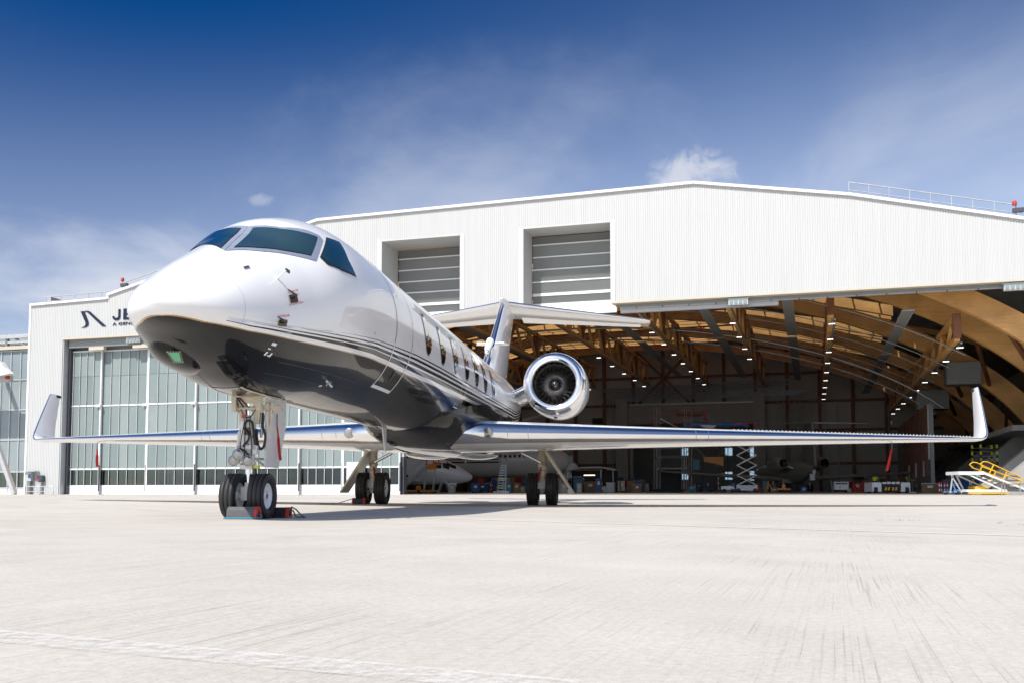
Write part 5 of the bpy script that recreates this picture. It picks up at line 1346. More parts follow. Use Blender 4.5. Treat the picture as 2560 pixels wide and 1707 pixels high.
    for s in rows_s:
        zb = zl[s]; zt = min(zb+2.6, deckz(s)-.6, 16.6*math.sqrt(max(.01, 1-((s-CEN)/39)**2))+.9)
        zt = max(zt, zb+1.5)
        tr = MB().bar((s, 4, zb+.15), (s, DEPTH, zb+.15), .34, .30).build('truss', M['wood'], hangar)
        MB().bar((s, 4, zt), (s, DEPTH, zt), .34, .30).build('top_chord', M['wood'], tr)
        n = 24; st = (DEPTH-4)/n
        for k in range(n):
            d = 4+k*st
            if k % 2 == 0: MB().bar((s, d, zb+.2), (s, d+st, zt-.1), .26, .22, up=(1, 0, 0)).build('web', M['wood'], tr)
            else: MB().bar((s, d, zt-.1), (s, d+st, zb+.2), .26, .22, up=(1, 0, 0)).build('web', M['wood'], tr)
            if k % 4 == 0: MB().b(s-.24, s+.24, d-.12, d+.12, zb+.2, zt+.2).build('truss_post', M['woodd'], tr)
        for k in range(9):
            d = 3.2+k*6.9
            if s in (28.7, 21.0) or (d > 8 and s == 7.0) or (s == 14.1 and 8 < d < 35) or (s == -.4 and d > 28) or (s == -7.4 and d > 40): lampfix(s+.05, d, zb-.5, s)
        MB().path([(s+.25, 4, zb-.1), (s+.25, DEPTH, zb-.1)], .07, 6).build('conduit', M['pipe'], hangar)
    # flat grey radiant heating strips
    for s, z, da, db in ((-9.0, 14.2, 6, 56), (4.4, 14.2, 10, 56), (12.0, 13.8, 5, 56), (18.2, 13.3, 2, 56), (25.6, 11.5, 1.5, 56)):
        m_ = da+(db-da)*.36
        for a, b in ((da, m_), (m_+1.1, db)):
            st = MB().b(s-.38, s+.38, a, b, z, z+.07).build('radiant_strip', M['strip'], hangar)
            for k in range(3): MB().b(s-.40, s+.40, a+(b-a)*(k+.5)/3-.04, a+(b-a)*(k+.5)/3+.04, z+.071, z+.13).build('strip_hanger', M['lightsteel'], st)
            for q in (-.2, 0, .2): MB().b(s+q-.012, s+q+.012, a+.02, b-.02, z-.012, z-.001).build('strip_rib', M['greysteel'], st)
    # curved crane rail / sprinkler mains following the arch
    for d, rr in ((24.5, .92), (33.0, .93)):
        MB().path([(CEN+39*rr*math.cos(a), d, 16.6*rr*math.sin(a)) for a in np.linspace(R(28), R(150), 40)], .09, 6).build('sprinkler_main', M['pipe'], hangar)
    for d in (6.5, 14, 19, 24, 29, 34, 39, 44):
        MB().path([(CEN+39*.97*math.cos(a), d, 16.6*.97*math.sin(a)) for a in np.linspace(R(35), R(140), 36)], .035, 5).build('thin_cable', M['pipe'], hangar)
    # red alarm cones hanging from cables
    for px, py, d in ((2259, 817, 14), (1752, 826, 24), (2197, 917, 30)):
        s, z = hang(px, py, d); MB().lathe([(0, .05), (-.35, .22), (-.38, .18)], (s, d, z+.3), (0, 0, 1), 10).tube((s, d, z+.3), (s, d, z+1.6), .02, None, 5).build('alarm_cone', M['redpaint'], hangar)
    # ---- walls
    panel_cache = {}
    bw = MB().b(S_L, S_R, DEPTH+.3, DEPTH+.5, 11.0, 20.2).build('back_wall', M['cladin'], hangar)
    cols = [hang(px, 1100, DEPTH)[0] for px in (1440, 1515, 1592, 1662, 1736, 1811, 1890, 1968, 2052, 2135, 2218)]
    stp = (cols[-1]-cols[0])/10; cs = [cols[0]+stp*k for k in range(-9, 15)]
    o0, o1 = cols[2]-.9, cols[6]-.2            # rear door opening
    oz = hang(1750, 1058, DEPTH)[1]
    zr = [0, hang(1700, 1160, DEPTH)[1], hang(1700, 1080, DEPTH)[1], hang(1700, 1010, DEPTH)[1], hang(1640, 944, DEPTH)[1], 17.2, 19.8]
    for a, b in zip(cs, cs[1:]):
        for k, (z0, z1) in enumerate(zip(zr, zr[1:])):
            if a > o0-.5 and b < o1+.9 and z0 < oz-1: continue
            key = (round(b-a, 2), k)
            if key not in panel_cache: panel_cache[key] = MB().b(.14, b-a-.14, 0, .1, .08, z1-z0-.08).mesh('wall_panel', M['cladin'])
            q = link('wall_panel', panel_cache[key], bw); q.location = (a, DEPTH+.12, z0)
    for s in cs:
        if o0-.2 < s < o1+.2: MB().b(s-.2, s+.2, DEPTH-.28, DEPTH+.12, oz+2.2, 18.2).build('wall_column', M['brown'], bw)
        else: MB().b(s-.2, s+.2, DEPTH-.28, DEPTH+.12, 0, 18.2).build('wall_column', M['brown'], bw)
    for z in zr[1:5]:
        for a, b in ((cs[0], o0-1.4), (o1+.6, cs[-1])) if z < oz+2 else ((cs[0], cs[-1]),):
            MB().b(a, b, DEPTH-.14, DEPTH+.115, z-.16, z+.16).build('wall_rail', M['brown'], bw)
    c = cols[3]; zc = hang(1662, 945, DEPTH)[1]
    for sx in (-1, 1):
        for sz in (-1, 1):
            MB().bar((c, DEPTH-.2, zc), (c+sx*stp*.95, DEPTH-.2, zc+sz*3.6), .28, .2, up=(0, 1, 0)).build('wall_brace', M['brown'], bw)
    # rear portal and the darker hall behind it
    MB().b(o0-1.5, o0, DEPTH-1.6, DEPTH-.3, 0, oz+3.0).b(o0-.2, o0+.0, DEPTH-.3, DEPTH+.3, 0, oz).build('portal_pier', M['concrete'], bw)
    MB().b(o1, o1+1.4, DEPTH-1.6, DEPTH-.3, 0, oz+3.4).build('portal_pier', M['concrete'], bw)
    MB().b(o0, o1, DEPTH-1.1, DEPTH-.3, oz, oz+2.5).build('portal_lintel', M['concrete'], bw)
    MB().b(o0+.02, o1-.02, DEPTH-1.25, DEPTH-1.12, oz+2.4, oz+2.6).build('portal_trim', M['lightsteel'], bw)
    MB().b(o0-6, o1+6, DEPTH+24, DEPTH+24.3, 0, 13).b(o0-6.3, o0-6, DEPTH+.6, DEPTH+24, 0, 13).b(o1+6, o1+6.3, DEPTH+.6, DEPTH+24, 0, 13).b(o0-6, o1+6, DEPTH+.6, DEPTH+24.3, 13, 13.2).build('rear_hall', M['cladin'], bw)
    for k in range(5):
        s, z = o0+(o1-o0)*(.56+.03*k), oz-.35-.55*k*.3
        x, y = hworld(s, DEPTH+4+3.2*k); t = link('rear_hall_lamp', lampmesh['l']); t.location = (x, y, FLOOR+z-.3+.1*k); t.rotation_euler = (0, 0, -PHI)
        tag(t, 'small lit lamp in the dark rear hall behind the portal', 'lamp', 'lamps of the rear hall')
    # bright windows low on the rear wall of that hall
    win = mat('daylit_window', (.5, .6, .7), .4, var=.3, scale=2, emit=((.45, .66, .85), .55))
    for px in (1712, 1822, 1886):
        for py, hh in ((1128, 18), (1188, 18)):
            dd = DEPTH+23.9 if px < 1850 else DEPTH-.32
            s, z = hang(px, py, dd); w = 1.0
            f = MB().b(s-w/2-.08, s+w/2+.08, dd-.05, dd, z-.55-.08, z+.55+.08).build('rear_window', M['trim'], bw)
            for q in (-1, 1): MB().b(s+(0.02 if q > 0 else -w/2), s+(w/2 if q > 0 else -.02), dd-.09, dd-.051, z-.55, z+.55).build('pane', win, f)
    # side walls
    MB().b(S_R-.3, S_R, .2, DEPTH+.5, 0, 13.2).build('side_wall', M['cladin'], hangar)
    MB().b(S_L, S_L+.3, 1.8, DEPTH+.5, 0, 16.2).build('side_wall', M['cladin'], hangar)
    si = 29.4
    sw_ = MB().b(si, si+.3, 27.5, DEPTH, 0, 7.8).build('annex_wall', M['greysteel'], hangar)
    for k in range(20): MB().b(si-.12-.1*(k % 2), si, 28+1.2*k, 28.3+1.2*k, 1.6 if k % 3 else 3.0, 7.8).build('annex_rib', M['brown' if k % 2 else 'pipe'], sw_)
    # concrete feet of the arches, right side
    for d in arch_d:
        MB().prism([(29.8, 0), (38.3, 0), (38.3, 5.2), (36.2, 5.6), (34.6, 4.0)], d-.7, d+.7, lambda u, v, w: (u, w, v)).build('arch_foot', M['concrete'], hangar)
        MB().prism([(-41, 0), (-34, 0), (-38, 4.0), (-39.2, 5.6), (-41, 5.2)], d-.7+.5, d+.7, lambda u, v, w: (u, w, v)).build('arch_foot', M['concrete'], hangar)
    MB().b(33.5, 37.6, 14, 50, 4.6, 5.0).build('gallery', M['concrete'], hangar)
    # air handling boxes
    for px, py, d, w in ((2405, 935, 24, 2.6), (2330, 1000, 38, 2.8)):
        s, z = hang(px, py, d); MB().b(s-w/2, s+w/2, d-1, d+1, z-.9, z+.9).build('air_handler', M['greysteel'], hangar)
    # service pipes on the back wall
    def wpipe(pts, r=.075, d=DEPTH-.45):
        P = [hang(px, py, d) for px, py in pts]; MB().path([(s, d, z) for s, z in P], r, 6).build('service_pipe', M['pipe'], bw)
    for k in range(5):
        wpipe([(1500+8*k, 1000+6*k), (1500+8*k, 974+4*k), (2000-14*k, 948+5*k), (2000-14*k, 1225)], .07, DEPTH-.45-.12*k)
    for k in range(5):
        wpipe([(1531+9*k, 1225), (1531+9*k, 990+3*k), (2032-9*k, 973+3*k), (2032-9*k, 1225)], .07, DEPTH-1.1-.1*k)
    for k in range(3): wpipe([(1730+6*k, 900), (1730+6*k, 958+6*k), (1996+9*k, 946+6*k), (1996+9*k, 1225)], .06, DEPTH-.9-.1*k)
    for px in (2228, 2305, 2070, 2100): wpipe([(px-8, 1010), (px, 1225)], .06)
    # floor
    fl = MB().add([(S_L, 0, 0), (S_R, 0, 0), (S_R, DEPTH+24, FALL*(DEPTH+24)), (S_L, DEPTH+24, FALL*(DEPTH+24))], [(0, 1, 2, 3)]).build('hangar_floor', M['floor'], None, False)
    fl.location = (0, HA, FLOOR); fl.rotation_euler = (0, 0, -PHI); tag(fl, 'grey sealed floor inside the hangar', kind='structure')
    v = hang(1495, 1052, DEPTH); MB().b(v[0]-.75, v[0]+.75, DEPTH-.05, DEPTH+.11, v[1]-.4, v[1]+.4).build('wall_vent', M['spinner'], bw)
    # outer walls of the rear, so that no light leaks in
    MB().b(S_L, S_R, DEPTH+24.5, DEPTH+24.8, 0, 13.4).build('rear_outer_wall', M['clad'], hangar)
inside()
# ------------------------------------------------------------------ what stands in the hangar
def spot(px, d): 
    s = hs(px, d); x, y = hworld(s, d); return x, y
def ground_thing(name, label, cat, px, d, rz=0.0, group=None):
    x, y = spot(px, d); return thing(name, label, cat, (x, y, FLOOR+FALL*max(0, d)), rz-PHI, group)
def depth_for(px, Y):                              # d such that world depth is Y at column px
    lo, hi = -60, 120
    for _ in range(40):
        m = (lo+hi)/2
        if spot(px, m)[1] < Y: lo = m
        else: hi = m
    return lo
def wheels(t, pts, r, w, ax=(0, 1, 0), mt='rubber'):
    for p in pts: MB().lathe([(-w/2, .01), (-w/2, r*.9), (-w*.3, r), (w*.3, r), (w/2, r*.9), (w/2, .01)], p, ax, 14).build('wheel', M[mt], t)
# --- people in hi-vis vests
def person(px, Y, label, joints, rz, hairc='hair'):
    d = depth_for(px, Y); x, y = spot(px, d); t = thing('person', label, 'person', (x, y, FLOOR+FALL*d), rz)
    me = bpy.data.meshes.new('body'); names = list(joints); V = [joints[n][0] for n in names]
    E_ = [(names.index(a), names.index(b)) for a, b in (('pelvis','chest'),('chest','neck'),('neck','head'),('head','crown'),('chest','sl'),('sl','el'),('el','hl'),('chest','sr'),('sr','er'),('er','hr'),('pelvis','pl'),('pl','kl'),('kl','al'),('al','tl'),('pelvis','pr'),('pr','kr'),('kr','ar'),('ar','tr'))]
    me.from_pydata(V, E_, []); ob = bpy.data.objects.new('body', me); col.objects.link(ob)
    sk = ob.modifiers.new('skin', 'SKIN'); ob.modifiers.new('sub', 'SUBSURF').levels = 1
    for i, n in enumerate(names):
        me.skin_vertices[0].data[i].radius = joints[n][1]; me.skin_vertices[0].data[i].use_root = (n == 'pelvis')
    dg = bpy.context.evaluated_depsgraph_get(); dg.update(); m2 = bpy.data.meshes.new_from_object(ob.evaluated_get(dg)); bpy.data.objects.remove(ob)
    for q in ('hivis', 'cloth', 'skin'): m2.materials.append(M[q])
    head = Vector(joints['head'][0]); pel = Vector(joints['pelvis'][0]); ch = Vector(joints['chest'][0]); nk = Vector(joints['neck'][0])
    for p in m2.polygons:
        p.use_smooth = True; c = p.center; ax = (nk-pel); f = (c-pel).dot(ax)/ax.dot(ax)
        dist = (c-(pel+ax*max(0, min(1, f)))).length
        if (c-head).length < .17 and f > .95: p.material_index = 2
        elif f > .05 and f < 1.05 and dist < .27: p.material_index = 0
        elif min((c-Vector(joints['hl'][0])).length, (c-Vector(joints['hr'][0])).length) < .10: p.material_index = 2
        else: p.material_index = 1
    link('body', m2, t)
    cr = Vector(joints['crown'][0]); MB().lathe([(-.02, .115), (.05, .105), (.09, .07), (.11, .01)], cr-Vector((0, 0, .05)), (0, 0, 1), 12).build('hair', M[hairc], t)
def stand(lean=0.0, crouch=False):
    if crouch:
        return dict(pelvis=((0,0,.42),(.16,.14)), chest=((.05,-.18,.80),(.18,.13)), neck=((.05,-.24,.98),(.07,.07)), head=((.05,-.28,1.10),(.095,.1)), crown=((.05,-.29,1.18),(.07,.08)),
          sl=((.22,-.2,.90),(.08,.08)), el=((.28,-.40,.70),(.06,.06)), hl=((.2,-.55,.62),(.05,.05)), sr=((-.14,-.2,.90),(.08,.08)), er=((-.2,-.40,.70),(.06,.06)), hr=((-.1,-.55,.60),(.05,.05)),
          pl=((.1,0,.40),(.11,.11)), kl=((.16,-.42,.50),(.08,.08)), al=((.14,-.30,.08),(.06,.06)), tl=((.14,-.46,.04),(.05,.04)), pr=((-.1,0,.40),(.11,.11)), kr=((-.14,-.40,.48),(.08,.08)), ar=((-.12,-.26,.08),(.06,.06)), tr=((-.12,-.42,.04),(.05,.04)))
    L = lean
    return dict(pelvis=((0,0,.95),(.16,.12)), chest=((0,-L*.35,1.30-L*.08),(.19,.13)), neck=((0,-L*.55,1.50-L*.2),(.065,.065)), head=((0,-L*.65,1.63-L*.26),(.095,.105)), crown=((0,-L*.68,1.72-L*.3),(.07,.08)),
          sl=((.2,-L*.42,1.42-L*.12),(.075,.075)), el=((.27,-L*.5,1.14-L*.1),(.055,.055)), hl=((.24,-.12-L*.55,.90),(.045,.045)), sr=((-.2,-L*.42,1.42-L*.12),(.075,.075)), er=((-.27,-L*.5,1.14-L*.1),(.055,.055)), hr=((-.22,-.16-L*.55,.92),(.045,.045)),
          pl=((.1,0,.90),(.11,.11)), kl=((.11,-.02,.50),(.08,.08)), al=((.11,.02,.09),(.055,.055)), tl=((.12,-.15,.04),(.05,.04)), pr=((-.1,0,.90),(.11,.11)), kr=((-.11,-.02,.50),(.08,.08)), ar=((-.11,.02,.09),(.055,.055)), tr=((-.12,-.15,.04),(.05,.04)))
person(2268, 100, 'person in yellow hi-vis vest standing beside the white tow tractor', stand(.05), .6)
person(2187, 86, 'person in yellow hi-vis vest bending down behind the tow tractor', stand(.9), 2.6)
person(2291, 98, 'person in yellow hi-vis vest crouching in dark trousers', stand(0, True), 1.2)

# --- towbarless tractor, seen from the front
d = depth_for(2220, 77)
t = ground_thing('tow_tractor', 'low white tow tractor with yellow chevrons on its black middle', 'tractor', 2220, d, PHI*.6)
for s_ in (-1, 1):
    MB().b(s_*1.40, s_*.72, -1.0, 1.6, .12, .78).build('side_body', M['whitemachine'], t); MB().b(s_*1.38, s_*.74, -.9, 1.5, .785, .84).build('deck_lid', M['lightsteel'], t)
MB().b(-.71, .71, -.9, 1.5, .2, .70).build('cradle', M['darkrubber'], t)
for s_ in (-1, 1):
    for k in range(2): MB().prism([(s_*(.16+.22*k)-.10, .22), (s_*(.16+.22*k)+.02, .22), (s_*(.16+.22*k)+s_*.0+.10, .46), (s_*(.16+.22*k)-.02, .46)], -.93, -.905, lambda u, v, w: (u, w, v)).build('chevron', M['yellow'], t)
for k in range(4): MB().b(-.6+.33*k, -.35+.33*k, -.92, -.6, .71, .86).build('cradle_lug', M['whitemachine'], t)
MB().lathe([(0, .06), (.12, .06), (.16, .02)], (.66, -.7, .8), (0, 0, 1), 10).build('beacon', M['orange'], t)
wheels(t, [(-1.15, -.9, .25), (1.15, -.9, .25), (-1.15, 1.2, .25), (1.15, 1.2, .25)], .25, .25, (1, 0, 0))
letters('TOW', 0, 0, .1, M['darksteel'], t, 'marking', .001, 1, lambda x, y, z: (-1.12+x, -1.012, .5+y), .001) if False else None
# --- ground power cart
d = depth_for(2102, 90)
t = ground_thing('power_cart', 'white ground power cart with open front under the parked jet wing', 'cart', 2102, d, .1)
MB().b(-.6, .6, -.5, .5, .25, .95).build('cabinet', M['whitemachine'], t); MB().b(-.5, .5, -.53, -.505, .72, .88).build('vent', M['darksteel'], t)
for k in range(3): MB().b(-.25+.25*k-.012, -.25+.25*k+.012, -.545, -.531, .72, .88).build('vent_bar', M['whitemachine'], t)
MB().b(-.62, -.55, -.53, -.50, .2, 1.0).b(.55, .62, -.53, -.50, .2, 1.0).build('frame', M['lightsteel'], t)
MB().b(-.18, -.08, -.515, -.505, .42, .52).build('emblem', M['blue'], t)
wheels(t, [(-.45, -.4, .12), (.45, -.4, .12), (-.45, .4, .12), (.45, .4, .12)], .12, .1, (1, 0, 0)); MB().bar((-.75, -.6, .1), (-.95, -.7, 1.05), .05).build('tow_handle', M['lightsteel'], t)
# --- scissor lift
d = depth_for(1868, 92)
t = ground_thing('scissor_lift', 'raised white scissor lift with crossed arms', 'lift', 1868, d, .0)
MB().b(-.95, .95, -.45, .45, .18, .66).build('chassis', M['whitemachine'], t); MB().b(-.85, .6, -.47, -.455, .3, .58).build('side_panel', M['lightsteel'], t)
wheels(t, [(-.75, -.42, .2), (.75, -.42, .2), (-.75, .42, .2), (.75, .42, .2)], .2, .16, (0, 1, 0), 'darkmetal')
for k in range(5):
    z0 = .66+.92*k; z1 = z0+.92
    for s_, y in ((1, -.36), (-1, -.28), (1, .28), (-1, .36)):
        MB().bar((-s_*.88, y, z0), (s_*.88, y, z1), .07, .14, up=(0, 1, 0)).build('scissor_arm', M['whitemachine'], t)
MB().b(-1.0, 1.0, -.5, .5, 5.26, 5.40).build('platform', M['whitemachine'], t)
for s_ in (-1, 1): MB().path([(-1, s_*.48, 5.4), (-1, s_*.48, 6.4), (1, s_*.48, 6.4), (1, s_*.48, 5.4)], .025, 6).build('guard_rail', M['redpaint'], t)
# --- small white tug beside it
t = ground_thing('small_tug', 'small white tug with blue seat beside the scissor lift', 'tug', 1822, depth_for(1822, 92), .1)
MB().prism([(-.7, .25), (.5, .25), (.5, .5), (.1, .62), (-.7, .56)], -.35, .35, lambda u, v, w: (u, w, v)).build('body', M['whitemachine'], t); MB().b(.2, .55, -.3, .3, .5, .85).build('seat', M['blue'], t)
wheels(t, [(-.4, -.35, .17), (.35, -.35, .17), (-.4, .35, .17), (.35, .35, .17)], .17, .12)

# --- white passenger steps with yellow handrails at the threshold
d = depth_for(2450, 62)
t = ground_thing('mobile_steps', 'white mobile platform and steps with tall yellow handrails', 'stairs', 2412, depth_for(2412, 62), PHI)
X_ = lambda px, py, Y=62.0: np.array(at_y(px, py, Y))-np.array([*spot(2412, depth_for(2412, 62)), FLOOR])
def lx(px, py, Y=62.0):
    v = X_(px, py, Y); return Vector((v[0], v[1], v[2]))
p0, p1 = lx(2380, 1176), lx(2444, 1183)
MB().b(p0.x, p1.x, -.9, .9, 1.22, 1.42).build('platform', M['whitemachine'], t)
for y in (-.8, .8):
    MB().bar((lx(2400, 1183).x, y, 1.3), (lx(2505, 1230).x, y, .12), .10, .08).build('stringer', M['whitemachine'], t)
    MB().bar((lx(2440, 1180).x, y, 1.35), (lx(2548, 1226).x, y, .3), .12, .12).build('stringer', M['whitemachine'], t)
for k in range(7):
    f = (k+.5)/7; MB().b(lx(2448+14*k, 1180).x-.14, lx(2448+14*k, 1180).x+.14, -.75, .75, 1.26-.16*k, 1.30-.16*k).build('step', M['alu'], t)
def loop(px, y, dz=0):
    a = [(2437, 1160), (2445, 1154), (2455, 1155), (2558, 1202), (2562, 1207), (2556, 1209), (2540, 1202), (2445, 1168), (2437, 1160)]
    return [(lx(q[0], q[1]).x, y, lx(q[0], q[1]).z+dz) for q in a]
for y in (-.72, .72): MB().path(loop(0, y), .035, 6).build('handrail', M['yellow'], t)
for y in (-.72, .72):
    for px, py0, py1 in ((2470, 1162, 1186), (2503, 1178, 1203), (2540, 1196, 1212)):
        MB().bar((lx(px, py0).x, y, lx(px, py0).z), (lx(px-12, py1).x, y, lx(px, py1).z), .06).build('rail_post', M['yellow'], t)
MB().b(lx(2400, 1228).x, lx(2500, 1228).x, -.9, .9, .16, .32).build('chassis', M['whitemachine'], t)
MB().b(lx(2405, 1228).x, lx(2504, 1228).x, -.95, -.8, .04, .15).build('bumper', M['yellow'], t)
MB().b(lx(2430, 1228).x, lx(2460, 1228).x, -.5, .5, .33, .52).build('engine_cover', M['yellow'], t)
for px, qx in ((2373, 2399), (2376, 2370)):
    MB().bar((lx(px, 1182).x, -.3, 1.18), (lx(qx, 1231).x, -.3, .1), .07).build('prop_leg', M['lightsteel'], t)
MB().bar((lx(2394, 1182).x, .2, 1.2), (lx(2414, 1228).x, .2, .2), .09).build('prop_leg', M['lightsteel'], t)
wheels(t, [(lx(2410, 1230).x, -.85, .12), (lx(2490, 1230).x, -.85, .12), (lx(2410, 1230).x, .85, .12), (lx(2490, 1230).x, .85, .12)], .12, .08)
t = ground_thing('tow_dolly', 'flat blue tow dolly at the foot of the white platform', 'dolly', 2378, depth_for(2378, 62.5), 0)
MB().b(-.45, .55, -.4, .4, .12, .2).build('frame', M['tarp'], t); MB().bar((.3, 0, .2), (.1, 0, .62), .05).build('handle', M['tarp'], t); wheels(t, [(-.3, -.4, .1), (.35, -.4, .1), (-.3, .4, .1), (.35, .4, .1)], .1, .06)
t = ground_thing('work_table', 'low work table with a wooden top beside the white steps', 'table', 2532, depth_for(2532, 60), PHI)
MB().b(-.9, 1.4, -.35, .35, .62, .67).build('top', M['card'], t)
for x in (-.8, -.62, .3, 1.2): MB().b(x-.02, x+.02, -.3, -.26, 0, .62).build('leg', M['alu'], t)
# --- tall access ladder with hazard stripes
t = ground_thing('access_ladder', 'tall access ladder with yellow and black striped posts behind the handrails', 'ladder', 2468, depth_for(2468, 74), PHI)
for sx, y in ((-.62, -.5), (.58, -.5), (-.75, .6), (.72, .6)):
    for k in range(14): MB().b(sx-.05, sx+.05, y-.05, y+.05, .25*k+.1, .25*k+.35).build('post_band', M['lime' if k % 2 else 'darkrubber'], t)
for k in range(9): MB().b(-.6, .58, -.5+.1*k, -.3+.1*k, .25+.28*k, .29+.28*k).build('step', M['alu'], t)
MB().b(-.65, .62, .2, .8, 2.74, 2.80).build('platform', M['alu'], t)
for z in (3.1, 3.35): MB().b(-.7, .68, .58, .62, z, z+.04).build('guard_rail', M['alu'], t)
# --- red and white bollards
for k, px in enumerate((2349, 2354, 2362, 2369)):
    t = ground_thing('striped_bollard', 'red and white striped bollard in the row left of the white platform', 'bollard', px, depth_for(px, 72+k*.4), 0, 'striped bollards left of the platform')
    for j in range(5): MB().tube((0, 0, .17*j), (0, 0, .17*j+.17), .055, None, 10, 0).build('band', M['redpaint' if j % 2 == 0 else 'whitemachine'], t)
def barrier(px, Y, n, label, grp, w=.35):
    for k in range(n):
        t = ground_thing('striped_bollard', label, 'bollard', px+k*6.5, depth_for(px+k*6.5, Y), 0, grp)
        for j in range(4): MB().tube((0, 0, .17*j), (0, 0, .17*j+.17), .06, None, 8).build('band', M['redpaint' if j % 2 == 0 else 'whitemachine'], t)
barrier(1524, 108, 5, 'red and white striped bollard of the low barrier behind the scaffold', 'low striped barrier posts')
barrier(1585, 108, 3, 'red and white striped bollard beside the covered trolley', 'striped posts beside the trolley')
def pole(px, Y, lean, lab, hh=1.5):
    t = ground_thing('striped_pole', lab, 'pole', px, depth_for(px, Y))
    for j in range(6): MB().tube((lean*hh/6*j, 0, hh/6*j), (lean*hh/6*(j+1), 0, hh/6*(j+1)), .05, None, 8).build('band', M['redpaint' if j % 2 == 0 else 'whitemachine'], t)
pole(1462, 104, -.08, 'red and white striped pole leaning by the clutter right of the main wheel'); pole(1507, 104, -.12, 'red and white striped pole in front of the blue locker'); pole(1796, 100, .0, 'red and white striped pole near the scissor lift'); pole(1228, 106, 0, 'red and white striped pole beside the tall work ladder', 1.2)

# --- another jet parked inside, tail towards us
def parked_jet(px, Y, rz, label, mt, glass=True):
    d = depth_for(px, Y); x, y = spot(px, d)
    t = thing('parked_jet', label, 'airplane', (x, y, FLOOR+FALL*(d+8)), rz)
    # local: y forward (away from the tail end at y=0), x to the right, z up
    rows = []
    for yy, r, zc in ((0, .10, 2.35), (.4, .22, 2.3), (1.5, .45, 2.2), (3.2, .78, 2.1), (5.5, 1.08, 2.0), (8, 1.2, 1.98), (18, 1.2, 1.98), (21, 1.1, 1.9), (23, .7, 1.75), (24, .2, 1.7)):
        rows.append([(r*math.cos(a), yy, zc+r*math.sin(a)) for a in np.linspace(0, 2*math.pi, 33)])
    MB().grid(rows, 0, True).build('fuselage', mt, t, False)
    MB().add(rows[0], [tuple(range(33))]).build('tail_end', M['spinner'], t, False)
    MB().b(-.12, .12, -.02, .4, 1.75, 2.1).b(-.22, .22, .6, .9, 1.1, 1.75).build('tail_vent', M['whitemachine'], t)
    MB().prism([(-.5, 2.5), (4.2, 2.9), (3.0, 6.6), (.4, 6.7)], -.10, .10, lambda u, v, w: (w, u, v)).build('tail_fin', mt, t)
    for s_ in (-1, 1):
        MB().add([(s_*.05, .6, 6.62), (s_*.05, 3.0, 6.7), (s_*4.9, .2, 6.55), (s_*4.9, -1.0, 6.5), (s_*.05, .6, 6.75), (s_*.05, 3.0, 6.85), (s_*4.9, .2, 6.6), (s_*4.9, -1.0, 6.55)], [(0,1,2,3),(7,6,5,4),(0,3,7,4),(1,5,6,2),(3,2,6,7)]).build('tailplane', mt, t)
        MB().lathe([(0, .44), (.02, .50), (1.0, .62), (2.5, .74), (4.0, .74), (4.4, .62)], (s_*2.05, 3.6, 2.85), (0, 1, 0), 26).build('engine', mt, t)
        MB().lathe([(.3, .0), (.02, .43), (.01, .44)], (s_*2.05, 3.6, 2.85), (0, 1, 0), 26).build('exhaust', M['spinner'], t)
        MB().bar((s_*.7, 5.0, 2.35), (s_*1.5, 5.2, 2.65), 2.0, .22, up=(0, 0, 1)).build('pylon', mt, t)
        rw = []
        for f in np.linspace(0, 1, 9):
            yy = s_*(.9+12.9*f); te = 7.0+.6*f-1.8*f; ch = 5.6-4.2*f; z = 1.22+.85*f
            rw.append([(yy, te-1.5*f*0, z-.03), (yy, te+ch*.3, z-.10*ch*.35), (yy, te+ch, z), (yy, te+ch*.4, z+.07*ch), (yy, te, z+.02)])
        MB().grid(rw, 0, True, True).build('wing', mt, t, False)
        MB().prism([(5.6, 2.05), (7.0, 2.05), (5.9, 3.5), (5.3, 3.5)], s_*13.8, s_*13.86+s_*.02, lambda u, v, w: (w+s_*(v-2.05)*.42, u, v)).build('winglet', mt, t)
        MB().tube((s_*1.9, 8.6, .3), (s_*1.9, 8.6, 1.3), .09, None, 10).build('main_leg', M['gearwhite'], t); wheels(t, [(s_*1.7, 8.6, .36), (s_*2.1, 8.6, .36)], .36, .22, (1, 0, 0))
    MB().b(-1.5, 1.5, 6.5, 13, .9, 1.3).build('belly', mt, t)
    MB().tube((0, 21, .2), (0, 21, 1.0), .07, None, 8).build('nose_leg', M['gearwhite'], t); wheels(t, [(0, 21, .2)], .2, .2, (1, 0, 0))
    return t
parked_jet(2037, 96, -.02, 'dull grey twin engine jet parked in the hangar with its tail outward', M['greypaint'])
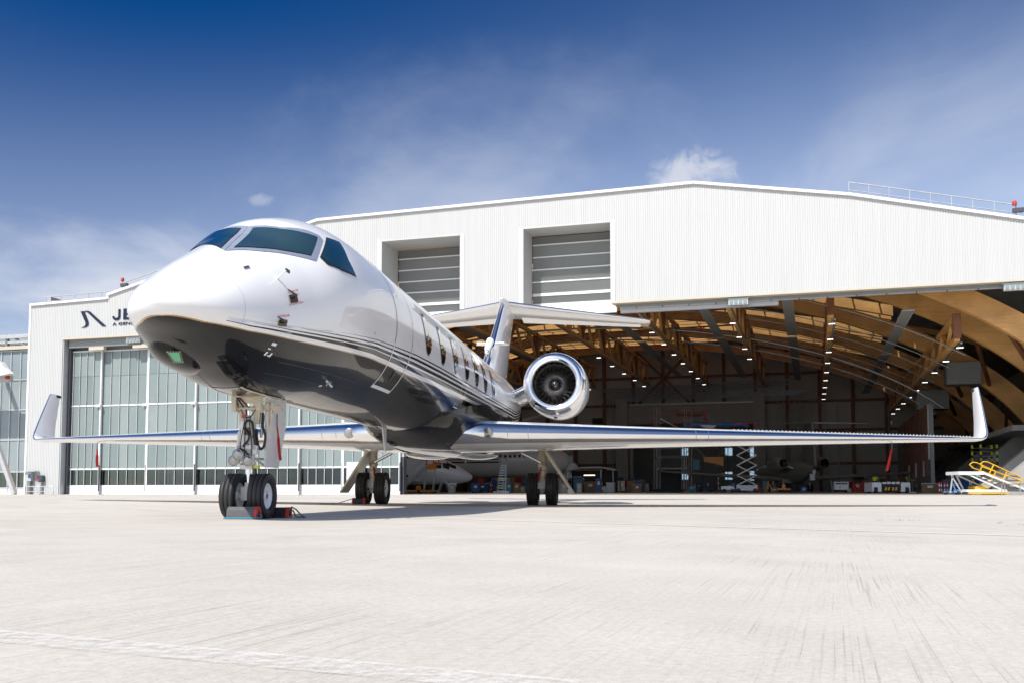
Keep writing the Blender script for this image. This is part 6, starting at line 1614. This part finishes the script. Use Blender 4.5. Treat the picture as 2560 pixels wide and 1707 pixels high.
# --- white jet nose pointing right, deep on the left
def jet_nose(px, Y, label):
    d = depth_for(px, Y); x, y = spot(px, d); t = thing('white_jet', label, 'airplane', (x, y, FLOOR+FALL*d), 0)
    rows = []
    for xx, r, zc, w in ((0, .06, 1.45, 1), (-.12, .25, 1.46, 1), (-.5, .50, 1.52, 1), (-1.2, .78, 1.66, 1), (-2.0, 1.0, 1.85, 1), (-2.8, 1.2, 2.02, 1), (-4.2, 1.28, 2.05, 1), (-14, 1.28, 2.05, 1), (-18, .9, 2.4, 1), (-20, .3, 2.7, 1)):
        rows.append([(xx, -r*math.cos(a), zc+r*math.sin(a)) for a in np.linspace(0, 2*math.pi, 33)])
    MB().grid(rows, 0, True).build('fuselage', M['jetwhite'], t, False)
    # windshield panes wrapped on the near side
    def wp(xa, xb, a0, a1, r0, r1, z0, z1):
        g = [[(xa+(xb-xa)*u, -(r0+(r1-r0)*u+.012)*math.cos(a0+(a1-a0)*v), z0+(z1-z0)*u+(r0+(r1-r0)*u+.012)*math.sin(a0+(a1-a0)*v)) for u in np.linspace(0, 1, 5)] for v in np.linspace(0, 1, 6)]
        MB().grid(g, 0, True).build('windshield_pane', M['cabinglass'], t, False)
    wp(-1.55, -2.45, R(32), R(62), .89, 1.12, 1.76, 1.96); wp(-2.15, -2.75, R(16), R(44), 1.05, 1.19, 1.9, 2.02); wp(-2.9, -3.7, R(12), R(40), 1.215, 1.27, 2.03, 2.05)
    for k in range(5): wp(-6.2-.9*k, -6.5-.9*k, R(12), R(30), 1.285, 1.285, 2.05, 2.05)
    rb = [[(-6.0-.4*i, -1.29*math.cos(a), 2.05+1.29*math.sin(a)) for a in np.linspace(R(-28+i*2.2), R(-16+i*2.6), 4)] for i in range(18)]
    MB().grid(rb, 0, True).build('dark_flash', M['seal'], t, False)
    MB().bar((-6, -1.1, 1.2), (-11, -10, 1.5), 2.6, .25).build('wing', M['jetwhite'], t)
    MB().tube((-1.9, 0, .15), (-1.9, 0, 1.1), .07, None, 8).build('nose_leg', M['gearwhite'], t); wheels(t, [(-1.9, -.12, .2), (-1.9, .12, .2)], .2, .12)
    MB().b(-2.3, -1.5, -.36, -.33, .55, 1.05).build('gear_door', M['jetwhite'], t)
    MB().tube((-9, -1.9, .2), (-9, -1.9, 1.3), .08, None, 8).build('main_leg', M['gearwhite'], t); wheels(t, [(-9, -1.9, .3)], .3, .2)
jet_nose(1181, 95, 'white jet with dark windshield pointing right behind the orange work stand')
# --- long airliner body behind it
def airliner():
    Y = 112; d = depth_for(1430, Y); x, y = spot(1430, d); t = thing('airliner', 'long white airliner body with a row of small dark windows', 'airplane', (x, y, FLOOR+FALL*d), R(-6))
    rows = []
    for xx, r, zc in ((0, .5, 3.3), (-.5, .9, 3.35), (-1.5, 1.4, 3.45), (-3, 1.75, 3.55), (-5, 1.93, 3.6), (-26, 1.93, 3.6), (-32, 1.2, 4.2), (-36, .4, 4.7)):
        rows.append([(xx, -r*math.cos(a), zc+r*math.sin(a)) for a in np.linspace(0, 2*math.pi, 41)])
    MB().grid(rows, 0, True).build('fuselage', M['jetwhite'], t, False)
    for k in range(34):
        xx = -5.2-.53*k
        g = [[(xx+.13*u, -1.94*math.cos(a), 3.6+1.94*math.sin(a)) for u in (-1, 1)] for a in np.linspace(R(6), R(15), 3)]
        MB().grid(g, 0, True).build('cabin_window', M['cabinglass'], t, False)
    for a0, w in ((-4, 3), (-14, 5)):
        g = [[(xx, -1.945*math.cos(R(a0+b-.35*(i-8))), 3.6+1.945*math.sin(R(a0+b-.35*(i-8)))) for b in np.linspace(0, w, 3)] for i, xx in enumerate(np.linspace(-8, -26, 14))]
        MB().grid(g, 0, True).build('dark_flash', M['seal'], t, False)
    rad = MB().lathe([(0, .98), (.5, .95), (1.0, .80), (1.5, .52), (1.75, .2), (1.8, .01)], (0, 0, 0), (.0, 0, 1), 28).build('open_radome', M['whitemachine'], t); rad.location = (.1, -1.2, 1.5)
    MB().b(-.4, .15, -.9, .9, 2.4, 4.0).build('nose_bulkhead', M['greysteel'], t)
    MB().lathe([(0, .0), (.05, .55), (0, .80), (.25, .95), (2.8, .9), (3.6, .6)], (-18.6, -5.8, 1.5), (-1, 0, 0), 28).build('engine', M['jetwhite'], t); MB().bar((-14, -1.7, 2.4), (-24, -14, 3.0), 4.0, .35).build('wing', M['jetwhite'], t)
    for xx, yy in ((-4, 0), (-17.5, -3), (-17.5, 3)): MB().tube((xx, yy, .3), (xx, yy, 2.2), .12, None, 8).build('gear_leg', M['gearwhite'], t); wheels(t, [(xx, yy-.2, .5), (xx, yy+.2, .5)], .5, .3)
airliner()
# --- orange work stand with stairs
t = ground_thing('work_stand', 'orange wheeled work stand with grey stairs and a railed platform', 'stand', 1040, depth_for(1040, 90), PHI*.4)
MB().b(-1.5, 1.9, -.6, .6, .1, .28).build('base', M['orange'], t); wheels(t, [(-1.3, -.5, .12), (.4, -.6, .17), (1.7, -.5, .12), (-1.3, .5, .12), (1.7, .5, .12)], .14, .1)
for y in (-.5, .5): MB().bar((-1.5, y, .3), (1.2, y, 2.55), .08, .16).build('stringer', M['alu'], t); MB().bar((-1.7, y, 1.1), (1.0, y, 3.3), .05).build('handrail', M['alu'], t)
for k in range(10): MB().b(-1.45+.27*k, -1.2+.27*k, -.48, .48, .32+.225*k, .36+.225*k).build('step', M['alu'], t)
MB().b(1.0, 2.3, -.6, .6, 2.5, 2.62).build('platform', M['orange'], t)
for x in (1.1, 1.75, 2.25): MB().b(x-.04, x+.04, -.58, -.50, 2.6, 3.6).build('rail_post', M['redpaint'], t)
MB().b(1.0, 2.3, -.6, -.54, 3.1, 3.5).build('rail_board', M['beige'], t)
for x0, x1 in ((1.1, .85), (1.9, 1.7)): MB().bar((x0, -.4, 2.5), (x1, -.4, .28), .14, .14).build('support_leg', M['alu'], t)
MB().b(1.05, 2.0, -.5, -.42, 2.1, 2.5).build('support_beam', M['orange'], t); MB().b(.2, .6, -.7, -.4, .3, .65).build('motor', M['orange'], t)
t = ground_thing('trestle_ladder', 'small bare aluminium trestle ladder in front of the white jet', 'ladder', 1110, depth_for(1110, 88), PHI*.4)
for s_ in (-1, 1):
    for y in (-.25, .25): MB().bar((s_*.55, y, 0), (s_*.05, y, 1.35), .05).build('rail', M['alu'], t)
for k in range(5): MB().b(-.5+.09*k, -.38+.09*k, -.25, .25, .22*k+.15, .22*k+.19).build('rung', M['alu'], t)
t = ground_thing('step_tower', 'tall narrow aluminium step tower with yellow marks', 'ladder', 1256, depth_for(1256, 88), PHI*.4)
for sx in (-.3, .3): MB().bar((sx*1.25, -.5, 0), (sx*.85, .5, 2.65), .07, .12).build('rail', M['alu'], t)
for k in range(11): MB().b(-.33+.01*k, .33-.01*k, -.5+.085*k, -.3+.085*k, .18+.225*k, .22+.225*k).build('step', M['alu'], t)
MB().b(-.7, .7, -.6, -.5, .06, .14).build('foot_bar', M['alu'], t); MB().path([(-.25, .5, 2.6), (-.25, .5, 3.3), (.25, .9, 3.0), (.25, .5, 2.6)], .025, 6).build('hand_hoop', M['darksteel'], t)
for z in (.5, 1.2): MB().b(-.42, .42, -.55, -.52, z, z+.05).build('stripe', M['lime'], t)
def crate(px, Y, w, dp, h, m, lab, name='crate', cat='box', lid=None, legs=False):
    t = ground_thing(name, lab, cat, px, depth_for(px, Y), random.uniform(-.1, .3))
    z0 = .12 if legs else 0
    MB().b(-w/2, w/2, -dp/2, dp/2, z0, h).build('box', M[m], t)
    MB().b(-w/2-.02, w/2+.02, -dp/2-.02, dp/2+.02, h, h+.04).build('lid', M[lid or m], t)
    MB().b(-w*.15, w*.18, -dp/2-.012, -dp/2-.002, h*.55, h*.8).build('label_plate', M['whitemachine'], t)
    if legs: wheels(t, [(-w*.4, -dp*.4, .07), (w*.4, -dp*.4, .07), (-w*.4, dp*.4, .07), (w*.4, dp*.4, .07)], .07, .05)
    return t
crate(1190, 92, .75, .6, .85, 'blue', 'bright blue wheeled bin with a small notice under the jet nose', 'wheeled_bin', 'bin', None, True)
crate(1131, 92, .5, .5, .75, 'beige', 'pale barrel-sized drum box under the white jet', 'drum_box', 'box')
crate(1209, 100, 1.1, .7, .85, 'blue', 'dark blue tool cart next to the bright blue bin', 'tool_cart', 'cart', 'greysteel', True)
crate(1273, 94, .5, .5, .9, 'teal', 'teal locker right of the step tower', 'locker', 'locker')
crate(1293, 94, .55, .5, .9, 'card', 'brown wrapped pallet load by the main wheel', 'pallet_load', 'pallet')
crate(1305, 96, .5, .5, .55, 'beige', 'pale sack pile beside the brown pallet load', 'sack_pile', 'sacks')
crate(1425, 88, .45, .35, .32, 'whitemachine', 'small white box below the gear door tip', 'white_box', 'box')
crate(1411, 96, .6, .5, .85, 'beige', 'beige cabinet between the main wheel and the gear door', 'cabinet', 'cabinet')
crate(1449, 98, .45, .4, .85, 'lightsteel', 'pale grey bin near the striped pole', 'grey_bin', 'bin')
crate(1478, 102, 1.3, .7, 1.05, 'card', 'stack of brown cartons under the dark awning', 'carton_stack', 'cartons')
crate(1497, 99, .55, .6, 1.35, 'blue', 'tall dark blue locker behind the striped pole', 'blue_locker', 'locker')
crate(1553, 104, .7, .6, 1.1, 'beige', 'pale machine on a pedestal beside the portal pier', 'bench_machine', 'machine', 'lightsteel', True)
crate(1592, 102, .95, .6, .75, 'card', 'pale tarp covered trolley between the striped posts', 'covered_trolley', 'trolley', 'beige')
crate(1936, 94, .75, .5, .4, 'card', 'low wooden crate right of the scissor lift', 'wooden_crate', 'crate')
crate(2010, 92, .5, .4, .45, 'blue', 'small blue case under the parked jet', 'blue_case', 'case')
crate(2325, 84, 1.3, .7, .75, 'card', 'workbench with brown front near the crouching person', 'workbench', 'bench', 'whitemachine')
crate(2142, 100, .9, .6, .9, 'redpaint', 'dark red tool chest behind the power cart', 'tool_chest', 'chest', 'darksteel')
crate(2240, 104, 1.5, .8, 1.15, 'darksteel', 'dark shelf of parts behind the tow tractor', 'parts_shelf', 'shelf', 'redpaint')
crate(2385, 80, 1.7, .8, 1.0, 'blue', 'blue shelving under the white platform', 'blue_shelving', 'shelf', 'card')
crate(2425, 78, 1.2, .8, 1.1, 'blue', 'second blue shelf beside the access ladder', 'blue_shelf', 'shelf', 'teal')
crate(2492, 70, 1.6, .6, .95, 'card', 'big plywood crate behind the steps', 'plywood_crate', 'crate')
crate(2540, 78, 2.2, .8, 1.9, 'blue', 'tall blue rack behind the yellow handrails', 'blue_rack', 'rack', 'blue')
# rows of small clutter along the back, each its own box
kinds = [('storage_box', 'box'), ('parts_bin', 'bin'), ('equipment_case', 'case')]
cl = ['blue', 'darksteel', 'greysteel', 'card', 'whitemachine', 'redpaint', 'teal', 'lightsteel']
cn = {'blue': 'blue', 'darksteel': 'black', 'greysteel': 'grey', 'card': 'brown', 'whitemachine': 'white', 'redpaint': 'red', 'teal': 'teal', 'lightsteel': 'pale grey'}
rr = random.Random(11)
seen = set()
for k in range(110):
    zone = rr.choice(['a', 'a', 'b', 'b', 'c', 'c', 'd'])
    px = {'a': rr.uniform(1195, 1330), 'b': rr.uniform(1400, 1640), 'c': rr.uniform(2110, 2380), 'd': rr.uniform(1700, 1960)}[zone]
    Y = rr.uniform(103, 116); w, h = rr.uniform(.3, 1.0), rr.uniform(.3, 1.6); m_ = rr.choice(cl); nm, ct = rr.choice(kinds); lm = rr.choice(cl)
    where = {'a': 'near the step tower', 'b': 'by the portal pier', 'c': 'behind the tow tractor', 'd': 'under the scaffold and parked wing'}[zone]
    sz = 'tall narrow' if h > 1.5*w and h > .9 else 'tall' if h > .9 else 'low wide' if w > 1.6*h else 'small' if w < .5 else 'square'
    lab = '%s %s %s with a %s lid %s' % (sz, cn[m_], ct, cn[lm], where)
    if lab in seen: continue
    seen.add(lab)
    t = ground_thing(nm, lab, ct, px, depth_for(px, Y), rr.uniform(-.3, .3), 'small clutter along the back of the hangar')
    MB().b(-w/2, w/2, -.25, .25, 0, h).build('body', M[m_], t); MB().b(-w/2-.02, w/2+.02, -.27, .27, h, h+.03).build('lid', M[lm], t)
    if rr.random() < .2: MB().b(-w*.2, w*.2, -.262, -.251, h*.5, h*.75).build('label_plate', M['whitemachine'], t)
# --- orange engine stand and tripod jack
t = ground_thing('engine_stand', 'low orange engine stand on wheels under the parked jet wing', 'stand', 1959, depth_for(1959, 92), .1)
MB().b(-.6, .6, -.35, .35, .25, .38).b(-.5, -.42, -.3, -.22, .1, .3).b(.42, .5, -.3, -.22, .1, .3).build('base', M['orange'], t); MB().b(-.15, .15, -.2, .2, .38, .75).tube((0, 0, .7), (0, 0, .95), .07, None, 8).build('cradle', M['orange'], t); wheels(t, [(-.5, -.3, .1), (.5, -.3, .1)], .1, .08)
t = ground_thing('tripod_jack', 'orange tripod jack left of the engine stand', 'jack', 1921, depth_for(1921, 92), .1)
for a in (0, 2.1, 4.2): MB().bar((.45*math.cos(a), .45*math.sin(a), .05), (0, 0, .85), .07).build('leg', M['orange'], t)
MB().tube((0, 0, .3), (0, 0, 1.05), .06, None, 10).build('ram', M['orange'], t)
# --- scaffold tower with tarpaulins
def scaffold():
    Y = 104; x, y = spot(1640, depth_for(1640, Y)); t = thing('scaffold', 'pipe scaffold with red braces around a wrapped tail', 'scaffold', (x, y, FLOOR), 0); t.location.z += FALL*depth_for(1640, Y)
    L_ = lambda px, py: Vector((np.array(at_y(px, py, Y))-np.array([x, y, FLOOR])).tolist())
    def bar(px0, py0, px1, py1, m, r=.035, dy=0.0, nm='pole'):
        a, b = L_(px0, py0), L_(px1, py1); MB().tube((a.x, dy, a.z), (b.x, dy, b.z), r, None, 6).build(nm, M[m], t)
    for px in (1641, 1650, 1711, 1716, 1729):
        for dy in (0, 1.6): bar(px, 1226, px, 1020 if px < 1700 else 1024, 'pipe', .04, dy)
    for py in (1125, 1144, 1148, 1175): bar(1641, py, 1711, py, 'pipe', .035)
    bar(1643, 1175, 1716, 1175, 'lightsteel', .07, -.1)
    for k in range(7):
        y0 = 1224-29*k; bar(1714, y0, 1730, y0-14, 'redpaint', .04); bar(1714, y0-14, 1730, y0-14, 'redpaint', .04)
    for px in (1640, 1695, 1717, 1763, 1768): bar(px, 1075, px, 1024, 'redpaint', .04, .4)
    for py in (1038, 1030, 1060): bar(1640, py, 1768, py, 'redpaint', .035, .4)
    for py in (1022, 1037): bar(1695, py, 1765, py, 'pipe', .03, .4)
    bar(1650, 1050, 1692, 1072, 'alu', .06); bar(1765, 1045, 1812, 1072, 'pipe', .05)
    for px in (1733, 1760, 1800, 1815, 1825): bar(px, 1226, px, 1110, 'darksteel', .04, 1.0)
    bar(1735, 1118, 1800, 1172, 'pipe', .04, .8); bar(1790, 1118, 1826, 1145, 'pipe', .04, .8)
    a, b = L_(1697, 1039), L_(1760, 1034); MB().b(a.x, b.x, 0, 1.5, a.z-.1, b.z).build('deck', M['brown'], t)
    a = L_(1710, 1064); bb = L_(1872, 1072)
    V = []
    for i in range(22):
        f = i/21; wob = .10*math.sin(i*2.1)+.06*math.sin(i*5.3); V.append([(a.x+(bb.x-a.x)*f, -.2, a.z+.35*(1-abs(2*f-1))*0+.18+wob*.6), (a.x+(bb.x-a.x)*f, .5, a.z+.25+wob), (a.x+(bb.x-a.x)*f, -.25, a.z-.28+wob*.8)])
    MB().grid(V, 0, True).build('tarpaulin', M['tarp'], t, False)
    a, b = L_(1747, 1066), L_(1790, 1075); MB().prism([(a.x, a.z), (b.x, a.z-.05), (b.x-.3, b.z), (a.x+.7, b.z)], -.4, .3, lambda u, v, w: (u, w, v)).build('white_sheet', M['whitemachine'], t)
    a, b = L_(1731, 1152), L_(1748, 1178); MB().b(a.x, b.x, -.2, .6, b.z, a.z).build('teal_sheet', M['teal'], t)
    a, b = L_(1762, 1146), L_(1812, 1162); MB().prism([(a.x, a.z), (b.x, a.z+.05), (b.x, b.z-.3), (b.x-.8, b.z), (a.x, b.z+.2)], .6, .9, lambda u, v, w: (u, w, v)).build('red_cover', M['orange'], t)
    a = L_(1650, 1178); b = L_(1711, 1226); MB().b(a.x, b.x, 1.7, 1.75, 0, a.z).build('dark_curtain', M['darkrubber'], t)
scaffold()
# dark awning tent by the back wall
t = ground_thing('awning', 'low dark awning with a pale sloped roof edge in front of the brown rail', 'awning', 1478, depth_for(1478, 108))
MB().prism([(-2.6, 2.35), (-.6, 2.7), (1.3, 2.7), (2.9, 2.4), (2.9, 2.3), (1.3, 2.55), (-.6, 2.55), (-2.6, 2.25)], -1.2, 1.2, lambda u, v, w: (u, w, v)).build('roof', M['lightsteel'], t)
MB().b(-2.4, 2.7, 1.1, 1.15, 0, 2.3).build('rear_curtain', M['darkrubber'], t)
for x in (-2.4, 1.3, 2.6): MB().tube((x, -1.0, 0), (x, -1.0, 2.4), .05, None, 8).build('post', M['alu'], t)
MB().b(-.6, .6, -.9, -.8, 1.75, 1.83).build('tube_lamp', mat('warm_tube', (.9, .8, .6), .4, var=0, emit=((1, .75, .45), 3.0)), t)
# staff dolly in front of the people
t = ground_thing('stool_dolly', 'thin wheeled stand beside the tow tractor', 'stand', 2281, depth_for(2281, 70))
MB().b(-.22, .22, -.2, .2, .08, .13).tube((0, 0, .1), (0, 0, .95), .02, None, 6).b(-.25, .25, -.1, .1, .95, .98).build('stand', M['darksteel'], t); wheels(t, [(-.2, -.15, .05), (.2, -.15, .05), (-.2, .15, .05), (.2, .15, .05)], .05, .04)
